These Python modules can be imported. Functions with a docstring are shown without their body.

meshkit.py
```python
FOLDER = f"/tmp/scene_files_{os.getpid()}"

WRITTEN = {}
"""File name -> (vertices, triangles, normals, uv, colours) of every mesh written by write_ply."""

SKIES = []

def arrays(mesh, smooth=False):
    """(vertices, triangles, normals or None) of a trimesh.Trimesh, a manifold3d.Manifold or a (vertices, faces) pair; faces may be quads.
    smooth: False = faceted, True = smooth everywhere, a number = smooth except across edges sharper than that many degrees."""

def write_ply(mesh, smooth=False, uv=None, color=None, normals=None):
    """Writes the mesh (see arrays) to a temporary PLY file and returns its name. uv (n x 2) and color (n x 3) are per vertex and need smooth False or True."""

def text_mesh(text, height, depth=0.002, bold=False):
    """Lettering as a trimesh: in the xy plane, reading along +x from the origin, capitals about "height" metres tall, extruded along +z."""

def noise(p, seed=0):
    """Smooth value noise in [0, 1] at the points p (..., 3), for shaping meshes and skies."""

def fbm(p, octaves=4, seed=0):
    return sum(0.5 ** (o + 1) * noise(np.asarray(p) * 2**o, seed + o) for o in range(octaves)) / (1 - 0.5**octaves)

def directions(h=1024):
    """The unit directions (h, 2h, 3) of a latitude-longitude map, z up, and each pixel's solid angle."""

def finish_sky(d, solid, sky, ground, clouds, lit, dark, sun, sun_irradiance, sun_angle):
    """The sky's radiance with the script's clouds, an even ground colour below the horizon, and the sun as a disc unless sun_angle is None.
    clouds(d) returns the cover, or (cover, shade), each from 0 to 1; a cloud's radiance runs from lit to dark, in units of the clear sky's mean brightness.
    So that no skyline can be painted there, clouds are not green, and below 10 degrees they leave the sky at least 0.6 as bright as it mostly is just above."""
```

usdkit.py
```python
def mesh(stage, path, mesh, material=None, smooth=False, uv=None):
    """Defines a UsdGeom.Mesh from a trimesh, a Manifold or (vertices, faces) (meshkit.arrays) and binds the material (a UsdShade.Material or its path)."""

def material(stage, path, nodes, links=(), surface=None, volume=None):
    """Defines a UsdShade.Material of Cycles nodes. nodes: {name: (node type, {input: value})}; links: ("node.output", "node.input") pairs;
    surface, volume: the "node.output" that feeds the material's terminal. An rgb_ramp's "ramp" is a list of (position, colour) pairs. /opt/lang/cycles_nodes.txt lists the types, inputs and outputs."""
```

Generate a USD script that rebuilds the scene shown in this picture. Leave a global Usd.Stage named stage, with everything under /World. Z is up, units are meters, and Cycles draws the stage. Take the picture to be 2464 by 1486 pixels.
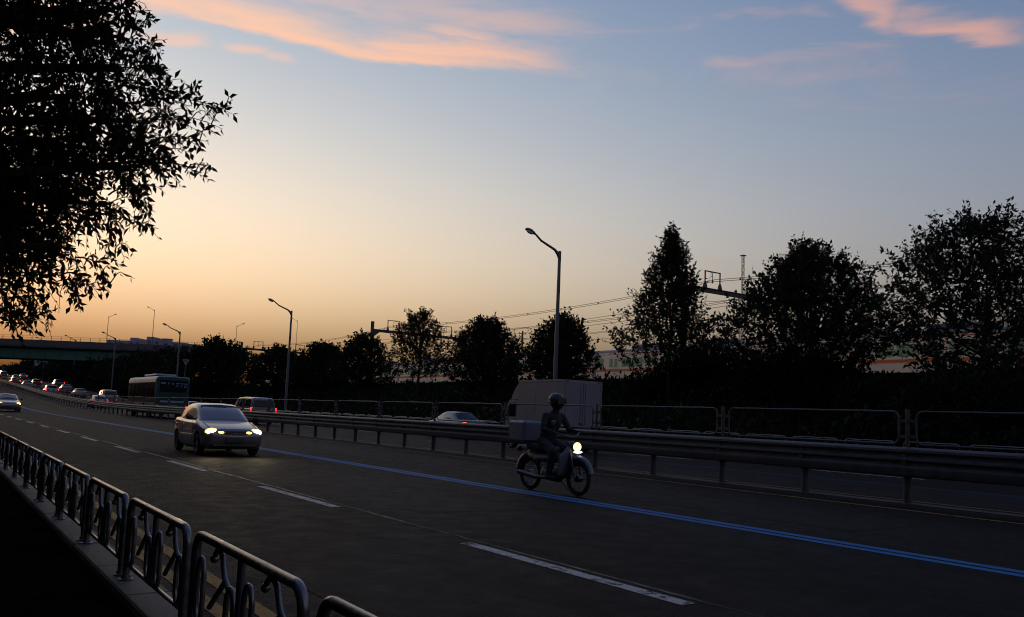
import math, random
import numpy as np
import trimesh, manifold3d, usdkit, meshkit
from pxr import Usd, UsdGeom, UsdLux, UsdShade, Gf

PI = math.pi
rnd = random.Random(7)
rng = np.random.default_rng(7)
stage = Usd.Stage.CreateInMemory()
UsdGeom.Xform.Define(stage, '/World')
UsdGeom.Scope.Define(stage, '/World/Looks')

# ------------------------------------------------------------------ camera
EYE = np.array([0.0, 0.0, 1.25])
YAW, PITCH, ROLL = math.radians(34.521), math.radians(5.1), math.radians(2.35)   # yaw: to the right of +Y
FPX, SHIFT = 2038.2, 79.03            # on a picture 2464 wide
EXPOSURE = 4.0
_f = np.array([math.sin(YAW), math.cos(YAW), 0]); _r = np.array([math.cos(YAW), -math.sin(YAW), 0]); _u = np.array([0, 0, 1.0])
_fp = _f * math.cos(PITCH) + _u * math.sin(PITCH); _up = -_f * math.sin(PITCH) + _u * math.cos(PITCH)
cam_r = _r * math.cos(ROLL) + _up * math.sin(ROLL); cam_u = -_r * math.sin(ROLL) + _up * math.cos(ROLL)
cam = UsdGeom.Camera.Define(stage, '/World/camera')
cam.CreateHorizontalApertureAttr(36.0); cam.CreateVerticalApertureAttr(36.0 * 617 / 1024)
cam.CreateFocalLengthAttr(36.0 * FPX / 2464)
cam.CreateVerticalApertureOffsetAttr(SHIFT * math.cos(ROLL) / 2464 * 36)
cam.CreateHorizontalApertureOffsetAttr(SHIFT * math.sin(ROLL) / 2464 * 36)
cam.CreateClippingRangeAttr(Gf.Vec2f(0.05, 20000))
cam.CreateExposureAttr(EXPOSURE)
M4 = Gf.Matrix4d(1)
for i, v in enumerate((cam_r, cam_u, -_fp)):
    M4.SetRow(i, Gf.Vec4d(*map(float, v), 0))
M4.SetTranslateOnly(Gf.Vec3d(*map(float, EYE)))
cam.AddTransformOp().Set(M4)


def toward(px, py):
    """World direction of a point of the 2464-wide photograph."""
    c, s = math.cos(ROLL), math.sin(ROLL)
    dx, dy = px - 1232, py - 743
    x, y = c * dx + s * dy, -(-s * dx + c * dy - SHIFT)
    return _r * x + _up * y + _fp * FPX


def at(px, py, Y=None, X=None, z=None):
    d = toward(px, py)
    t = Y / d[1] if Y is not None else X / d[0] if X is not None else (z - EYE[2]) / d[2]
    return EYE + d * t


# ------------------------------------------------------------------ sky and sun
SUN_AZ, SUN_EL = math.radians(-8), math.radians(-2.0)
SKY = 0.1
DISPLAY = SKY * 2 ** EXPOSURE          # radiance to picture brightness


class Graph:
    """Small expression builder for node graphs."""
    def __init__(s): s.n, s.l, s.k = {}, [], 0
    def node(s, kind, out, vals=None, **links):
        s.k += 1; name = f'n{s.k}'; s.n[name] = (kind, vals or {})
        for sock, src in links.items():
            if isinstance(src, X_): s.l.append((src.o, f'{name}.{sock}'))
            else: s.n[name][1][sock] = src
        return X_(s, f'{name}.{out}')
    def m(s, t, a, b=0.0, c=0.0, clamp=False):
        return s.node('math', 'value', {'math_type': t, 'use_clamp': clamp}, value1=a, value2=b, value3=c)


class X_:
    def __init__(s, g, o): s.g, s.o = g, o
    def __add__(s, b): return s.g.m('add', s, b)
    __radd__ = __add__
    def __sub__(s, b): return s.g.m('subtract', s, b)
    def __rsub__(s, b): return s.g.m('subtract', b, s)
    def __mul__(s, b): return s.g.m('multiply', s, b)
    __rmul__ = __mul__
    def __truediv__(s, b): return s.g.m('divide', s, b)
    def __rtruediv__(s, b): return s.g.m('divide', b, s)


def smooth(g, v, a, b):
    return g.node('map_range', 'result', {'range_type': 'smoothstep', 'from_min': a, 'from_max': b, 'to_min': 0.0, 'to_max': 1.0, 'clamp': True}, value=v)


def sky_look():
    g = Graph()
    sky = g.node('sky_texture', 'color', {'sky_type': 'single_scattering', 'sun_disc': False, 'sun_elevation': SUN_EL, 'sun_rotation': SUN_AZ,
                                          'air_density': 1.0, 'aerosol_density': 1.0, 'ozone_density': 1.0})
    d = g.node('texture_coordinate', 'generated')
    dx, dy, dz = (g.node('separate_xyz', o, vector=d) for o in 'xyz')
    az = g.m('arctan2', dx, dy); el = g.m('arcsine', dz)
    # film-like response of the sky colour and the dust that dims it towards the horizon
    elp = g.m('maximum', el, 0.0)
    dust = g.m('exponent', elp * (-1.0 / 0.087))
    chan = []
    for k, (gain, gam, ext) in enumerate(((39.2, 1.73, 5.22), (11.2, 1.283, 3.73), (3.09, 0.752, 2.75))):
        c = g.node('separate_color', 'rgb'[k], color=sky)
        chan.append(g.m('power', c * 0.4, gam) * g.m('exponent', dust * -ext) * (gain / DISPLAY))
    col = g.node('combine_color', 'color', r=chan[0], g=chan[1], b=chan[2])
    # clouds: thin streaks lit from below, in azimuth and elevation
    (sa, se), (ta, te) = azel(330, 0), azel(1390, 175); sl = math.hypot(ta - sa, te - se); sx, sy = (ta - sa) / sl, (te - se) / sl
    vec = g.node('combine_xyz', 'vector', x=az * (sx * 1.5) + el * (sy * 1.5), y=el * (sx * 8.5) - az * (sy * 8.5), z=0.0)
    warp = g.node('noise_texture', 'fac', {'scale': 4.0, 'detail': 6.0, 'roughness': 0.62}, vector=vec)
    wisp = g.node('noise_texture', 'fac', {'scale': 5.0, 'detail': 6.0, 'roughness': 0.52, 'distortion': 0.5}, vector=vec)
    cover = None
    for (a0, e0), (a1, e1), w_up, w_dn, amt, in STREAKS:
        ux, uy = a1 - a0, e1 - e0; L = math.hypot(ux, uy); ux, uy = ux / L, uy / L
        s = (az - a0) * ux + (el - e0) * uy
        n = (el - e0) * ux - (az - a0) * uy + (warp - 0.5) * (1.1 * (w_up + w_dn))
        band = smooth(g, n, -w_dn, 0.0) * (1.0 - smooth(g, n, 0.0, w_up))
        ends = smooth(g, s + (wisp - 0.5) * (0.5 * L), -0.15 * L, 0.3 * L) * (1.0 - smooth(g, s + (wisp - 0.5) * (0.5 * L), 0.6 * L, 1.05 * L))
        one = band * ends * smooth(g, wisp, 0.0, 0.56) * amt
        cover = one if cover is None else g.m('maximum', cover, one)
    veil = smooth(g, g.node('noise_texture', 'fac', {'scale': 2.2, 'detail': 8.0, 'roughness': 0.62, 'distortion': 0.8}, vector=vec), 0.50, 0.80) * smooth(g, el, 0.28, 0.45) * 0.45
    cover = g.m('maximum', cover, veil)
    warm = g.node('mix_color', 'result', {'a': (1.0, 0.60, 0.42), 'b': (0.68, 0.38, 0.33)}, fac=smooth(g, az, 0.2, 1.2))
    lit = g.node('vector_math', 'vector', {'math_type': 'scale', 'scale': 1.0 / DISPLAY}, vector1=warm)
    col = g.node('mix_color', 'result', {'blend_type': 'mix'}, fac=cover, a=col, b=lit)
    out = g.node('background_shader', 'background', {'strength': SKY}, color=col)
    return usdkit.material(stage, '/World/Looks/sky', g.n, g.l, surface=out.o)


def azel(px, py):
    d = toward(px, py); d = d / np.linalg.norm(d)
    return math.atan2(d[0], d[1]), math.asin(d[2])


STREAKS = [(azel(250, -16), azel(1420, 180), 0.022, 0.009, 1.0), (azel(180, -40), azel(960, 118), 0.036, 0.012, 0.9), (azel(820, 85), azel(1410, 172), 0.030, 0.010, 0.95),
           (azel(1000, 60), azel(1230, 112), 0.018, 0.007, 0.75), (azel(900, 20), azel(1460, 72), 0.030, 0.016, 0.45),
           (azel(2030, -20), azel(2180, 72), 0.028, 0.020, 0.75), (azel(2120, 56), azel(2520, 100), 0.024, 0.012, 0.9),
           (azel(330, 92), azel(520, 104), 0.012, 0.008, 0.7), (azel(540, 116), azel(670, 128), 0.008, 0.006, 0.6), (azel(630, 132), azel(720, 150), 0.008, 0.006, 0.4), (azel(560, -60), azel(1330, 60), 0.05, 0.03, 0.35),
           (azel(1700, 148), azel(1860, 150), 0.008, 0.008, 0.3), (azel(-300, 20), azel(340, 60), 0.06, 0.03, 0.9)]
dome = UsdLux.DomeLight.Define(stage, '/World/sky')
UsdShade.MaterialBindingAPI.Apply(dome.GetPrim()).Bind(sky_look())
dome.GetPrim().SetCustomDataByKey('kind', 'structure')
sun = UsdLux.DistantLight.Define(stage, '/World/sun')
sun.CreateIntensityAttr(0.006); sun.CreateAngleAttr(10.0); sun.CreateNormalizeAttr(True); sun.CreateColorAttr(Gf.Vec3f(1.0, 0.62, 0.36))
sun.AddRotateXYZOp().Set(Gf.Vec3f(math.degrees(PI / 2 - math.radians(1.5)), 0, math.degrees(PI - SUN_AZ)))   # the last glow, just above the skyline


# ------------------------------------------------------------------ materials
LOOKS = {}


def mat(name, color, rough=0.6, metal=0.0, spec=0.5, noise=None, bump=None, emit=None, strength=0.0, coat=0.0, vary=0.0):
    """noise: (scale, amount) of tone variation; bump: (scale, height)."""
    n = {'p': ('principled_bsdf', {'base_color': color, 'roughness': rough, 'metallic': metal, 'specular_ior_level': spec, 'coat_weight': coat})}
    l = []
    if noise or bump or vary:
        n['t'] = ('texture_coordinate', {})
    if noise:
        n['a'] = ('noise_texture', {'scale': noise[0], 'detail': 6.0, 'roughness': 0.65})
        c = np.array(color)
        n['r'] = ('rgb_ramp', {'ramp': [(0.3, tuple(c * (1 - noise[1]))), (0.7, tuple(np.minimum(c * (1 + noise[1]), 1)))]})
        l += [('t.object', 'a.vector'), ('a.fac', 'r.fac'), ('r.color', 'p.base_color')]
        n['rr'] = ('map_range', {'from_min': 0.3, 'from_max': 0.7, 'to_min': max(rough - 0.12, 0.02), 'to_max': min(rough + 0.12, 1.0), 'clamp': True})
        l += [('a.fac', 'rr.value'), ('rr.result', 'p.roughness')]
    if bump:
        n['b'] = ('noise_texture', {'scale': bump[0], 'detail': 4.0, 'roughness': 0.6}); n['bm'] = ('bump', {'strength': 0.6, 'distance': bump[1]})
        l += [('t.object', 'b.vector'), ('b.fac', 'bm.height'), ('bm.normal', 'p.normal')]
    if emit:
        n['p'][1].update(emission_color=emit, emission_strength=strength)
    LOOKS[name] = usdkit.material(stage, f'/World/Looks/{name}', n, l, surface='p.BSDF')
    return LOOKS[name]


def asphalt(name, tint):
    n = {'t': ('geometry', {}), 'big': ('noise_texture', {'scale': 0.22, 'detail': 5.0, 'roughness': 0.6}), 'mid': ('noise_texture', {'scale': 3.0, 'detail': 5.0, 'roughness': 0.7}),
         'fine': ('voronoi_texture', {'scale': 70.0}), 'st': ('mapping', {'scale': (1.6, 0.12, 1.0)}), 'streak': ('noise_texture', {'scale': 1.0, 'detail': 4.0}),
         'r1': ('rgb_ramp', {'ramp': [(0.3, tuple(np.array(tint) * 0.72)), (0.7, tuple(np.array(tint) * 1.28))]}),
         'r2': ('rgb_ramp', {'ramp': [(0.25, (0.62, 0.62, 0.62)), (0.75, (1.25, 1.25, 1.25))]}), 'r3': ('rgb_ramp', {'ramp': [(0.0, (3.6, 3.5, 3.4)), (0.13, (1.3, 1.3, 1.3)), (0.35, (0.95, 0.95, 0.95)), (0.7, (0.55, 0.55, 0.55))]}),
         'r4': ('rgb_ramp', {'ramp': [(0.35, (0.6, 0.6, 0.6)), (0.65, (1.35, 1.35, 1.35))]}),
         'm1': ('mix_color', {'blend_type': 'multiply', 'fac': 1.0, 'use_clamp': False}), 'm2': ('mix_color', {'blend_type': 'multiply', 'fac': 1.0}), 'm3': ('mix_color', {'blend_type': 'multiply', 'fac': 1.0}),
         'bm': ('bump', {'strength': 0.8, 'distance': 0.01}), 'rr': ('map_range', {'from_min': 0.3, 'from_max': 0.7, 'to_min': 0.62, 'to_max': 0.9, 'clamp': True}),
         'p': ('principled_bsdf', {'specular_ior_level': 0.05})}
    l = [('t.position', x + '.vector') for x in ('big', 'mid', 'fine', 'st')] + [('st.vector', 'streak.vector'), ('big.fac', 'r1.fac'), ('mid.fac', 'r2.fac'), ('fine.distance', 'r3.fac'), ('streak.fac', 'r4.fac'),
         ('r1.color', 'm1.a'), ('r2.color', 'm1.b'), ('m1.result', 'm2.a'), ('r3.color', 'm2.b'), ('m2.result', 'm3.a'), ('r4.color', 'm3.b'), ('m3.result', 'p.base_color'),
         ('fine.distance', 'bm.height'), ('bm.normal', 'p.normal'), ('mid.fac', 'rr.value'), ('rr.result', 'p.roughness')]
    LOOKS[name] = usdkit.material(stage, f'/World/Looks/{name}', n, l, surface='p.BSDF')


def worn(name, color, lo=0.42, hi=0.56, road=(0.035, 0.033, 0.034)):
    """Road paint with chipped spots through which the asphalt shows."""
    n = {'t': ('geometry', {}), 'a': ('noise_texture', {'scale': 7.0, 'detail': 9.0, 'roughness': 0.72}), 'b': ('noise_texture', {'scale': 40.0, 'detail': 3.0}),
         'm': ('math', {'math_type': 'multiply_add', 'value2': 0.25}), 'r': ('rgb_ramp', {'ramp': [(lo, road), (hi, color), (0.8, tuple(np.array(color) * 0.85))]}), 'p': ('principled_bsdf', {'roughness': 0.8, 'specular_ior_level': 0.05})}
    l = [('t.position', 'a.vector'), ('t.position', 'b.vector'), ('b.fac', 'm.value1'), ('a.fac', 'm.value3'), ('m.value', 'r.fac'), ('r.color', 'p.base_color')]
    LOOKS[name] = usdkit.material(stage, f'/World/Looks/{name}', n, l, surface='p.BSDF')


def leafy(name, color, trans=0.25):
    n = {'o': ('geometry', {}), 'r': ('rgb_ramp', {'ramp': [(0.0, tuple(np.array(color) * 0.6)), (1.0, tuple(np.array(color) * 1.35))]}), 'd': ('principled_bsdf', {'roughness': 0.6, 'specular_ior_level': 0.05}), 't': ('translucent_bsdf', {}), 'm': ('mix_closure', {'fac': trans})}
    l = [('o.random_per_island', 'r.fac'), ('r.color', 'd.base_color'), ('r.color', 't.color'), ('d.BSDF', 'm.closure1'), ('t.BSDF', 'm.closure2')]
    LOOKS[name] = usdkit.material(stage, f'/World/Looks/{name}', n, l, surface='m.closure')


asphalt('asphalt', (0.0090, 0.0076, 0.0092)); asphalt('asphalt_far', (0.0104, 0.0086, 0.0104))
worn('white_paint', (0.33, 0.325, 0.32), 0.53, 0.62); worn('yellow_paint', (0.22, 0.125, 0.035), 0.50, 0.64); worn('blue_worn', (0.010, 0.038, 0.085), 0.46, 0.58); worn('blue_paint', (0.018, 0.10, 0.26), 0.42, 0.52)
mat('tar', (0.012, 0.012, 0.012), 0.48, spec=0.25, bump=(30, 0.01))
mat('concrete', (0.062, 0.060, 0.058), 0.9, spec=0.25, noise=(6, 0.3), bump=(60, 0.004)); mat('dark_concrete', (0.03, 0.029, 0.031), 0.9, noise=(0.7, 0.35), spec=0.2)
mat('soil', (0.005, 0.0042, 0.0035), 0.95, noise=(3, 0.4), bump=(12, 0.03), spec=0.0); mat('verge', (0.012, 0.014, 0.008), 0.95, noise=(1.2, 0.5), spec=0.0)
mat('far_ground', (0.02, 0.022, 0.018), 0.95, noise=(0.05, 0.4), spec=0.0); mat('ballast', (0.08, 0.075, 0.07), 0.95, noise=(2, 0.3))
mat('steel_rail', (0.14, 0.138, 0.135), 0.30, metal=0.9, noise=(8, 0.25)); mat('steel_dark', (0.07, 0.072, 0.08), 0.42, metal=0.8, noise=(8, 0.3))
mat('galvanised', (0.05, 0.051, 0.062), 0.5, metal=0.5, noise=(4, 0.3)); mat('post_steel', (0.022, 0.022, 0.025), 0.6, metal=0.3, noise=(6, 0.3))
mat('mesh_steel', (0.035, 0.035, 0.042), 0.5, metal=0.5)
mat('lamp_pole', (0.055, 0.053, 0.06), 0.5, metal=0.3, noise=(3, 0.15)); mat('lamp_shell', (0.10, 0.10, 0.115), 0.45, metal=0.3); mat('lamp_glass', (0.45, 0.42, 0.36), 0.2)
mat('bark', (0.022, 0.018, 0.015), 0.95, noise=(8, 0.4), bump=(25, 0.03), spec=0.02)
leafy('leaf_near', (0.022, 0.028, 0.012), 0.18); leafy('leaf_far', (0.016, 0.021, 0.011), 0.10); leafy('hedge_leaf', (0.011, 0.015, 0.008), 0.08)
mat('silver_paint', (0.155, 0.132, 0.138), 0.30, metal=0.6, coat=0.6); mat('white_body', (0.14, 0.137, 0.14), 0.4, coat=0.5); mat('grey_body', (0.10, 0.10, 0.105), 0.35, metal=0.4, coat=0.6)
mat('black_body', (0.012, 0.012, 0.014), 0.3, coat=0.6); mat('dark_body', (0.03, 0.028, 0.03), 0.35, metal=0.3, coat=0.6)
mat('car_glass', (0.005, 0.005, 0.006), 0.08, spec=0.22); mat('plastic', (0.014, 0.014, 0.015), 0.6); mat('rubber', (0.012, 0.012, 0.012), 0.85, spec=0.2); mat('rim', (0.16, 0.16, 0.165), 0.35, metal=0.8)
mat('headlamp_glow', (0.8, 0.75, 0.6), 0.3, emit=(1.0, 0.86, 0.58), strength=3.0); mat('headlamp_rim', (0.7, 0.6, 0.35), 0.25, emit=(1.0, 0.66, 0.20), strength=0.10); mat('side_glow', (0.8, 0.6, 0.3), 0.3, emit=(1.0, 0.55, 0.12), strength=0.16)
mat('yellow_glow', (0.8, 0.6, 0.2), 0.3, emit=(1.0, 0.62, 0.10), strength=0.22); mat('bike_glow', (0.8, 0.75, 0.6), 0.3, emit=(1.0, 0.74, 0.30), strength=0.13); mat('white_glow', (0.8, 0.85, 0.85), 0.3, emit=(0.75, 0.95, 1.0), strength=0.16)
mat('tail_glow', (0.5, 0.02, 0.02), 0.3, emit=(1.0, 0.014, 0.018), strength=0.34); mat('tail_dim', (0.25, 0.01, 0.01), 0.3, emit=(1.0, 0.012, 0.014), strength=0.06); mat('amber_glow', (0.5, 0.15, 0.03), 0.3, emit=(1.0, 0.14, 0.025), strength=0.2)
mat('green_glow', (0.6, 0.9, 0.6), 0.3, emit=(0.62, 1.0, 0.55), strength=0.15)
mat('tail_off', (0.12, 0.008, 0.008), 0.25); mat('plate', (0.02, 0.035, 0.028), 0.5); mat('plate_text', (0.5, 0.5, 0.5), 0.5)
mat('box_white', (0.095, 0.092, 0.106), 0.5, noise=(1.5, 0.06)); mat('box_trim', (0.16, 0.155, 0.16), 0.4, metal=0.6); mat('cab_white', (0.13, 0.122, 0.118), 0.4, coat=0.4)
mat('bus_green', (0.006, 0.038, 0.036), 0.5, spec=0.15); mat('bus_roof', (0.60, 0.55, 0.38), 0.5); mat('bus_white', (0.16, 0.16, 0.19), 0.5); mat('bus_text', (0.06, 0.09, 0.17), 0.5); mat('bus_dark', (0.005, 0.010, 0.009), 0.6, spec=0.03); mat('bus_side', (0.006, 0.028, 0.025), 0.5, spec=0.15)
mat('train_cream', (0.60, 0.46, 0.33), 0.5, noise=(0.5, 0.06)); mat('train_stripe', (0.50, 0.085, 0.015), 0.5); mat('train_roof', (0.13, 0.12, 0.13), 0.7); mat('train_under', (0.02, 0.02, 0.02), 0.8)
mat('train_window', (0.03, 0.05, 0.04), 0.1, emit=(0.75, 1.0, 0.60), strength=0.0022); mat('train_door', (0.50, 0.41, 0.31), 0.45); mat('gangway', (0.02, 0.02, 0.02), 0.9)
mat('portal_steel', (0.03, 0.028, 0.03), 0.7, noise=(3, 0.3)); mat('insulator', (0.10, 0.05, 0.03), 0.4); mat('wire', (0.02, 0.018, 0.018), 0.6)
mat('girder_green', (0.007, 0.048, 0.033), 0.6, noise=(0.3, 0.2)); mat('parapet', (0.042, 0.035, 0.040), 0.9, noise=(0.4, 0.3)); mat('far_wall', (0.16, 0.155, 0.19), 0.9, noise=(0.1, 0.1)); mat('far_window', (0.05, 0.05, 0.06), 0.2)
mat('sign_white', (0.13, 0.13, 0.17), 0.5); mat('sign_blue', (0.01, 0.018, 0.11), 0.5); mat('sign_red', (0.05, 0.012, 0.01), 0.5)
mat('jacket', (0.012, 0.012, 0.014), 0.85, spec=0.2, noise=(9, 0.4), bump=(11, 0.06)); mat('trousers', (0.013, 0.014, 0.019), 0.9, spec=0.2, noise=(9, 0.4), bump=(13, 0.05)); mat('helmet', (0.010, 0.010, 0.013), 0.35, spec=0.25); mat('skin', (0.30, 0.19, 0.14), 0.6); mat('glove', (0.01, 0.01, 0.01), 0.8)
mat('bike_white', (0.055, 0.06, 0.075), 0.4, coat=0.2); mat('bike_dark', (0.015, 0.015, 0.018), 0.4); mat('seat_black', (0.012, 0.012, 0.012), 0.7); mat('chrome', (0.07, 0.07, 0.075), 0.3, metal=0.9)


# ------------------------------------------------------------------ mesh helpers
class MB:
    """Collects shapes that become one mesh."""
    def __init__(s): s.v, s.f, s.n = [], [], 0
    def add(s, v, f=None):
        if f is None:
            v, f, _ = meshkit.arrays(v)
        v = np.asarray(v, float); f = np.asarray(f, int)
        if f.shape[1] == 4: f = np.vstack([f[:, [0, 1, 2]], f[:, [0, 2, 3]]])
        s.v.append(v); s.f.append(f + s.n); s.n += len(v); return s
    def box(s, x0, x1, y0, y1, z0, z1, rot=None, at=None, bevel=0.0):
        if bevel:
            c = np.array([[x, y, z] for x in (x0 + bevel, x1 - bevel) for y in (y0 + bevel, y1 - bevel) for z in (z0 + bevel, z1 - bevel)])
            pts = np.vstack([c + d for d in (np.array([bevel, 0, 0]), np.array([-bevel, 0, 0]), np.array([0, bevel, 0]), np.array([0, -bevel, 0]), np.array([0, 0, bevel]), np.array([0, 0, -bevel]))])
            h = trimesh.convex.convex_hull(pts); v, f = np.array(h.vertices), np.array(h.faces)
        else:
            v = np.array([[x, y, z] for x in (x0, x1) for y in (y0, y1) for z in (z0, z1)], float)
            f = np.array([[0, 1, 3, 2], [4, 6, 7, 5], [0, 4, 5, 1], [2, 3, 7, 6], [0, 2, 6, 4], [1, 5, 7, 3]])
        if rot is not None: v = v @ np.asarray(rot).T
        if at is not None: v = v + np.asarray(at)
        return s.add(v, f)
    def tube(s, pts, r, n=8, closed=False, caps=True):
        P = np.asarray(pts, float); k = len(P); R = np.broadcast_to(np.asarray(r, float), (k,))
        if closed: T = np.roll(P, -1, 0) - np.roll(P, 1, 0)
        else:
            T = np.gradient(P, axis=0)
        T /= np.maximum(np.linalg.norm(T, axis=1, keepdims=True), 1e-9)
        a = np.array([0, 0, 1.0]) if abs(T[0][2]) < 0.9 else np.array([1.0, 0, 0])
        rings = []
        u = np.cross(T[0], a); u /= np.linalg.norm(u)
        ang = np.arange(n) * 2 * PI / n
        for i in range(k):
            u = u - T[i] * (u @ T[i]); u /= np.linalg.norm(u); w = np.cross(T[i], u)
            rings.append(P[i] + R[i] * (np.cos(ang)[:, None] * u + np.sin(ang)[:, None] * w))
        v = np.vstack(rings); f = []
        for i in range(k if closed else k - 1):
            a0, b0 = i * n, ((i + 1) % k) * n
            j = np.arange(n); j2 = (j + 1) % n
            f.append(np.stack([a0 + j, a0 + j2, b0 + j2, b0 + j], 1))
        f = np.vstack(f); s.add(v, f)
        if caps and not closed:
            s.add(rings[0], np.array([[0, i + 1, i] for i in range(1, n - 1)])); s.add(rings[-1], np.array([[0, i, i + 1] for i in range(1, n - 1)]))
        return s
    def cyl(s, p0, p1, r, n=12, r1=None):
        return s.tube([p0, p1], [r, r if r1 is None else r1], n)
    def lathe(s, prof, axis='z', n=20, at=(0, 0, 0)):
        """prof: (radius, height) pairs."""
        prof = np.asarray(prof, float); ang = np.arange(n) * 2 * PI / n
        v = np.vstack([np.stack([p[0] * np.cos(ang), p[0] * np.sin(ang), np.full(n, p[1])], 1) for p in prof]); f = []
        for i in range(len(prof) - 1):
            j = np.arange(n); j2 = (j + 1) % n
            f.append(np.stack([i * n + j, i * n + j2, (i + 1) * n + j2, (i + 1) * n + j], 1))
        if axis == 'x': v = v[:, [2, 0, 1]]
        if axis == 'y': v = v[:, [1, 2, 0]]
        return s.add(v + np.asarray(at), np.vstack(f))
    def ball(s, c, r, sub=2):
        m = trimesh.creation.icosphere(sub, 1.0); return s.add(m.vertices * np.asarray(r) + np.asarray(c), m.faces)
    def poly(s, pts):
        pts = np.asarray(pts, float); return s.add(pts, np.array([[0, i, i + 1] for i in range(1, len(pts) - 1)]))
    def prism(s, poly, d0, d1, axis='x'):
        """A polygon in the plane across the axis, extruded from d0 to d1 (concave allowed)."""
        from shapely.geometry import Polygon
        m = trimesh.creation.extrude_polygon(Polygon(poly), d1 - d0, engine='earcut'); v = np.array(m.vertices); v[:, 2] += d0
        v = v[:, [2, 0, 1]] if axis == 'x' else v[:, [0, 2, 1]] if axis == 'y' else v
        f = np.array(m.faces)
        return s.add(v, f if axis != 'y' else f[:, ::-1])
    def patch(s, c, nu=6, nv=4, bulge=0.0, off=0.0):
        """A curved sheet between four corners c00, c10, c11, c01."""
        c = np.asarray(c, float); nrm = np.cross(c[1] - c[0], c[3] - c[0]); nrm /= np.linalg.norm(nrm)
        U, V = np.meshgrid(np.linspace(0, 1, nu + 1), np.linspace(0, 1, nv + 1), indexing='ij')
        p = (c[0] * ((1 - U) * (1 - V))[..., None] + c[1] * (U * (1 - V))[..., None] + c[2] * (U * V)[..., None] + c[3] * ((1 - U) * V)[..., None])
        p = p + nrm * (off + bulge * (4 * U * (1 - U)))[..., None]
        i = np.arange((nu + 1) * (nv + 1)).reshape(nu + 1, nv + 1)
        return s.add(p.reshape(-1, 3), np.stack([i[:-1, :-1], i[1:, :-1], i[1:, 1:], i[:-1, 1:]], -1).reshape(-1, 4))
    def build(s, name, m, parent=None, smooth=40, kind=None, label=None):
        return obj(name, (np.vstack(s.v), np.vstack(s.f)), m, parent, smooth, kind, label)


COUNT = {}


def numbered(name, under='/World'):
    k = (under, name); i = COUNT.get(k, -1) + 1; COUNT[k] = i
    return name if i == 0 else f'{name}_{i:03d}'


def obj(name, mesh, m, parent=None, smooth=40, kind=None, label=None):
    base = '/World' if parent is None else str(parent.GetPath())
    p = usdkit.mesh(stage, f'{base}/{numbered(name, base)}', mesh, LOOKS[m], smooth).GetPrim()
    if kind: p.SetCustomDataByKey('kind', kind)
    if label: p.SetCustomDataByKey('label', label)
    return p


def tag(p, label, cat, group=None, kind=None):
    if label: p.SetCustomDataByKey('label', label)
    if cat: p.SetCustomDataByKey('category', cat)
    if group: p.SetCustomDataByKey('group', group)
    if kind: p.SetCustomDataByKey('kind', kind)
    return p


def thing(name, label, cat, loc=(0, 0, 0), rotz=0.0, group=None):
    x = UsdGeom.Xform.Define(stage, '/World/' + numbered(name))
    x.AddTranslateOp().Set(Gf.Vec3d(*map(float, loc)))
    x.AddRotateZOp().Set(math.degrees(rotz))
    return tag(x.GetPrim(), label, cat, group)


def scope(name, parent=None):
    base = '/World' if parent is None else str(parent.GetPath())
    return UsdGeom.Xform.Define(stage, f'{base}/{numbered(name, base)}').GetPrim()


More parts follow.
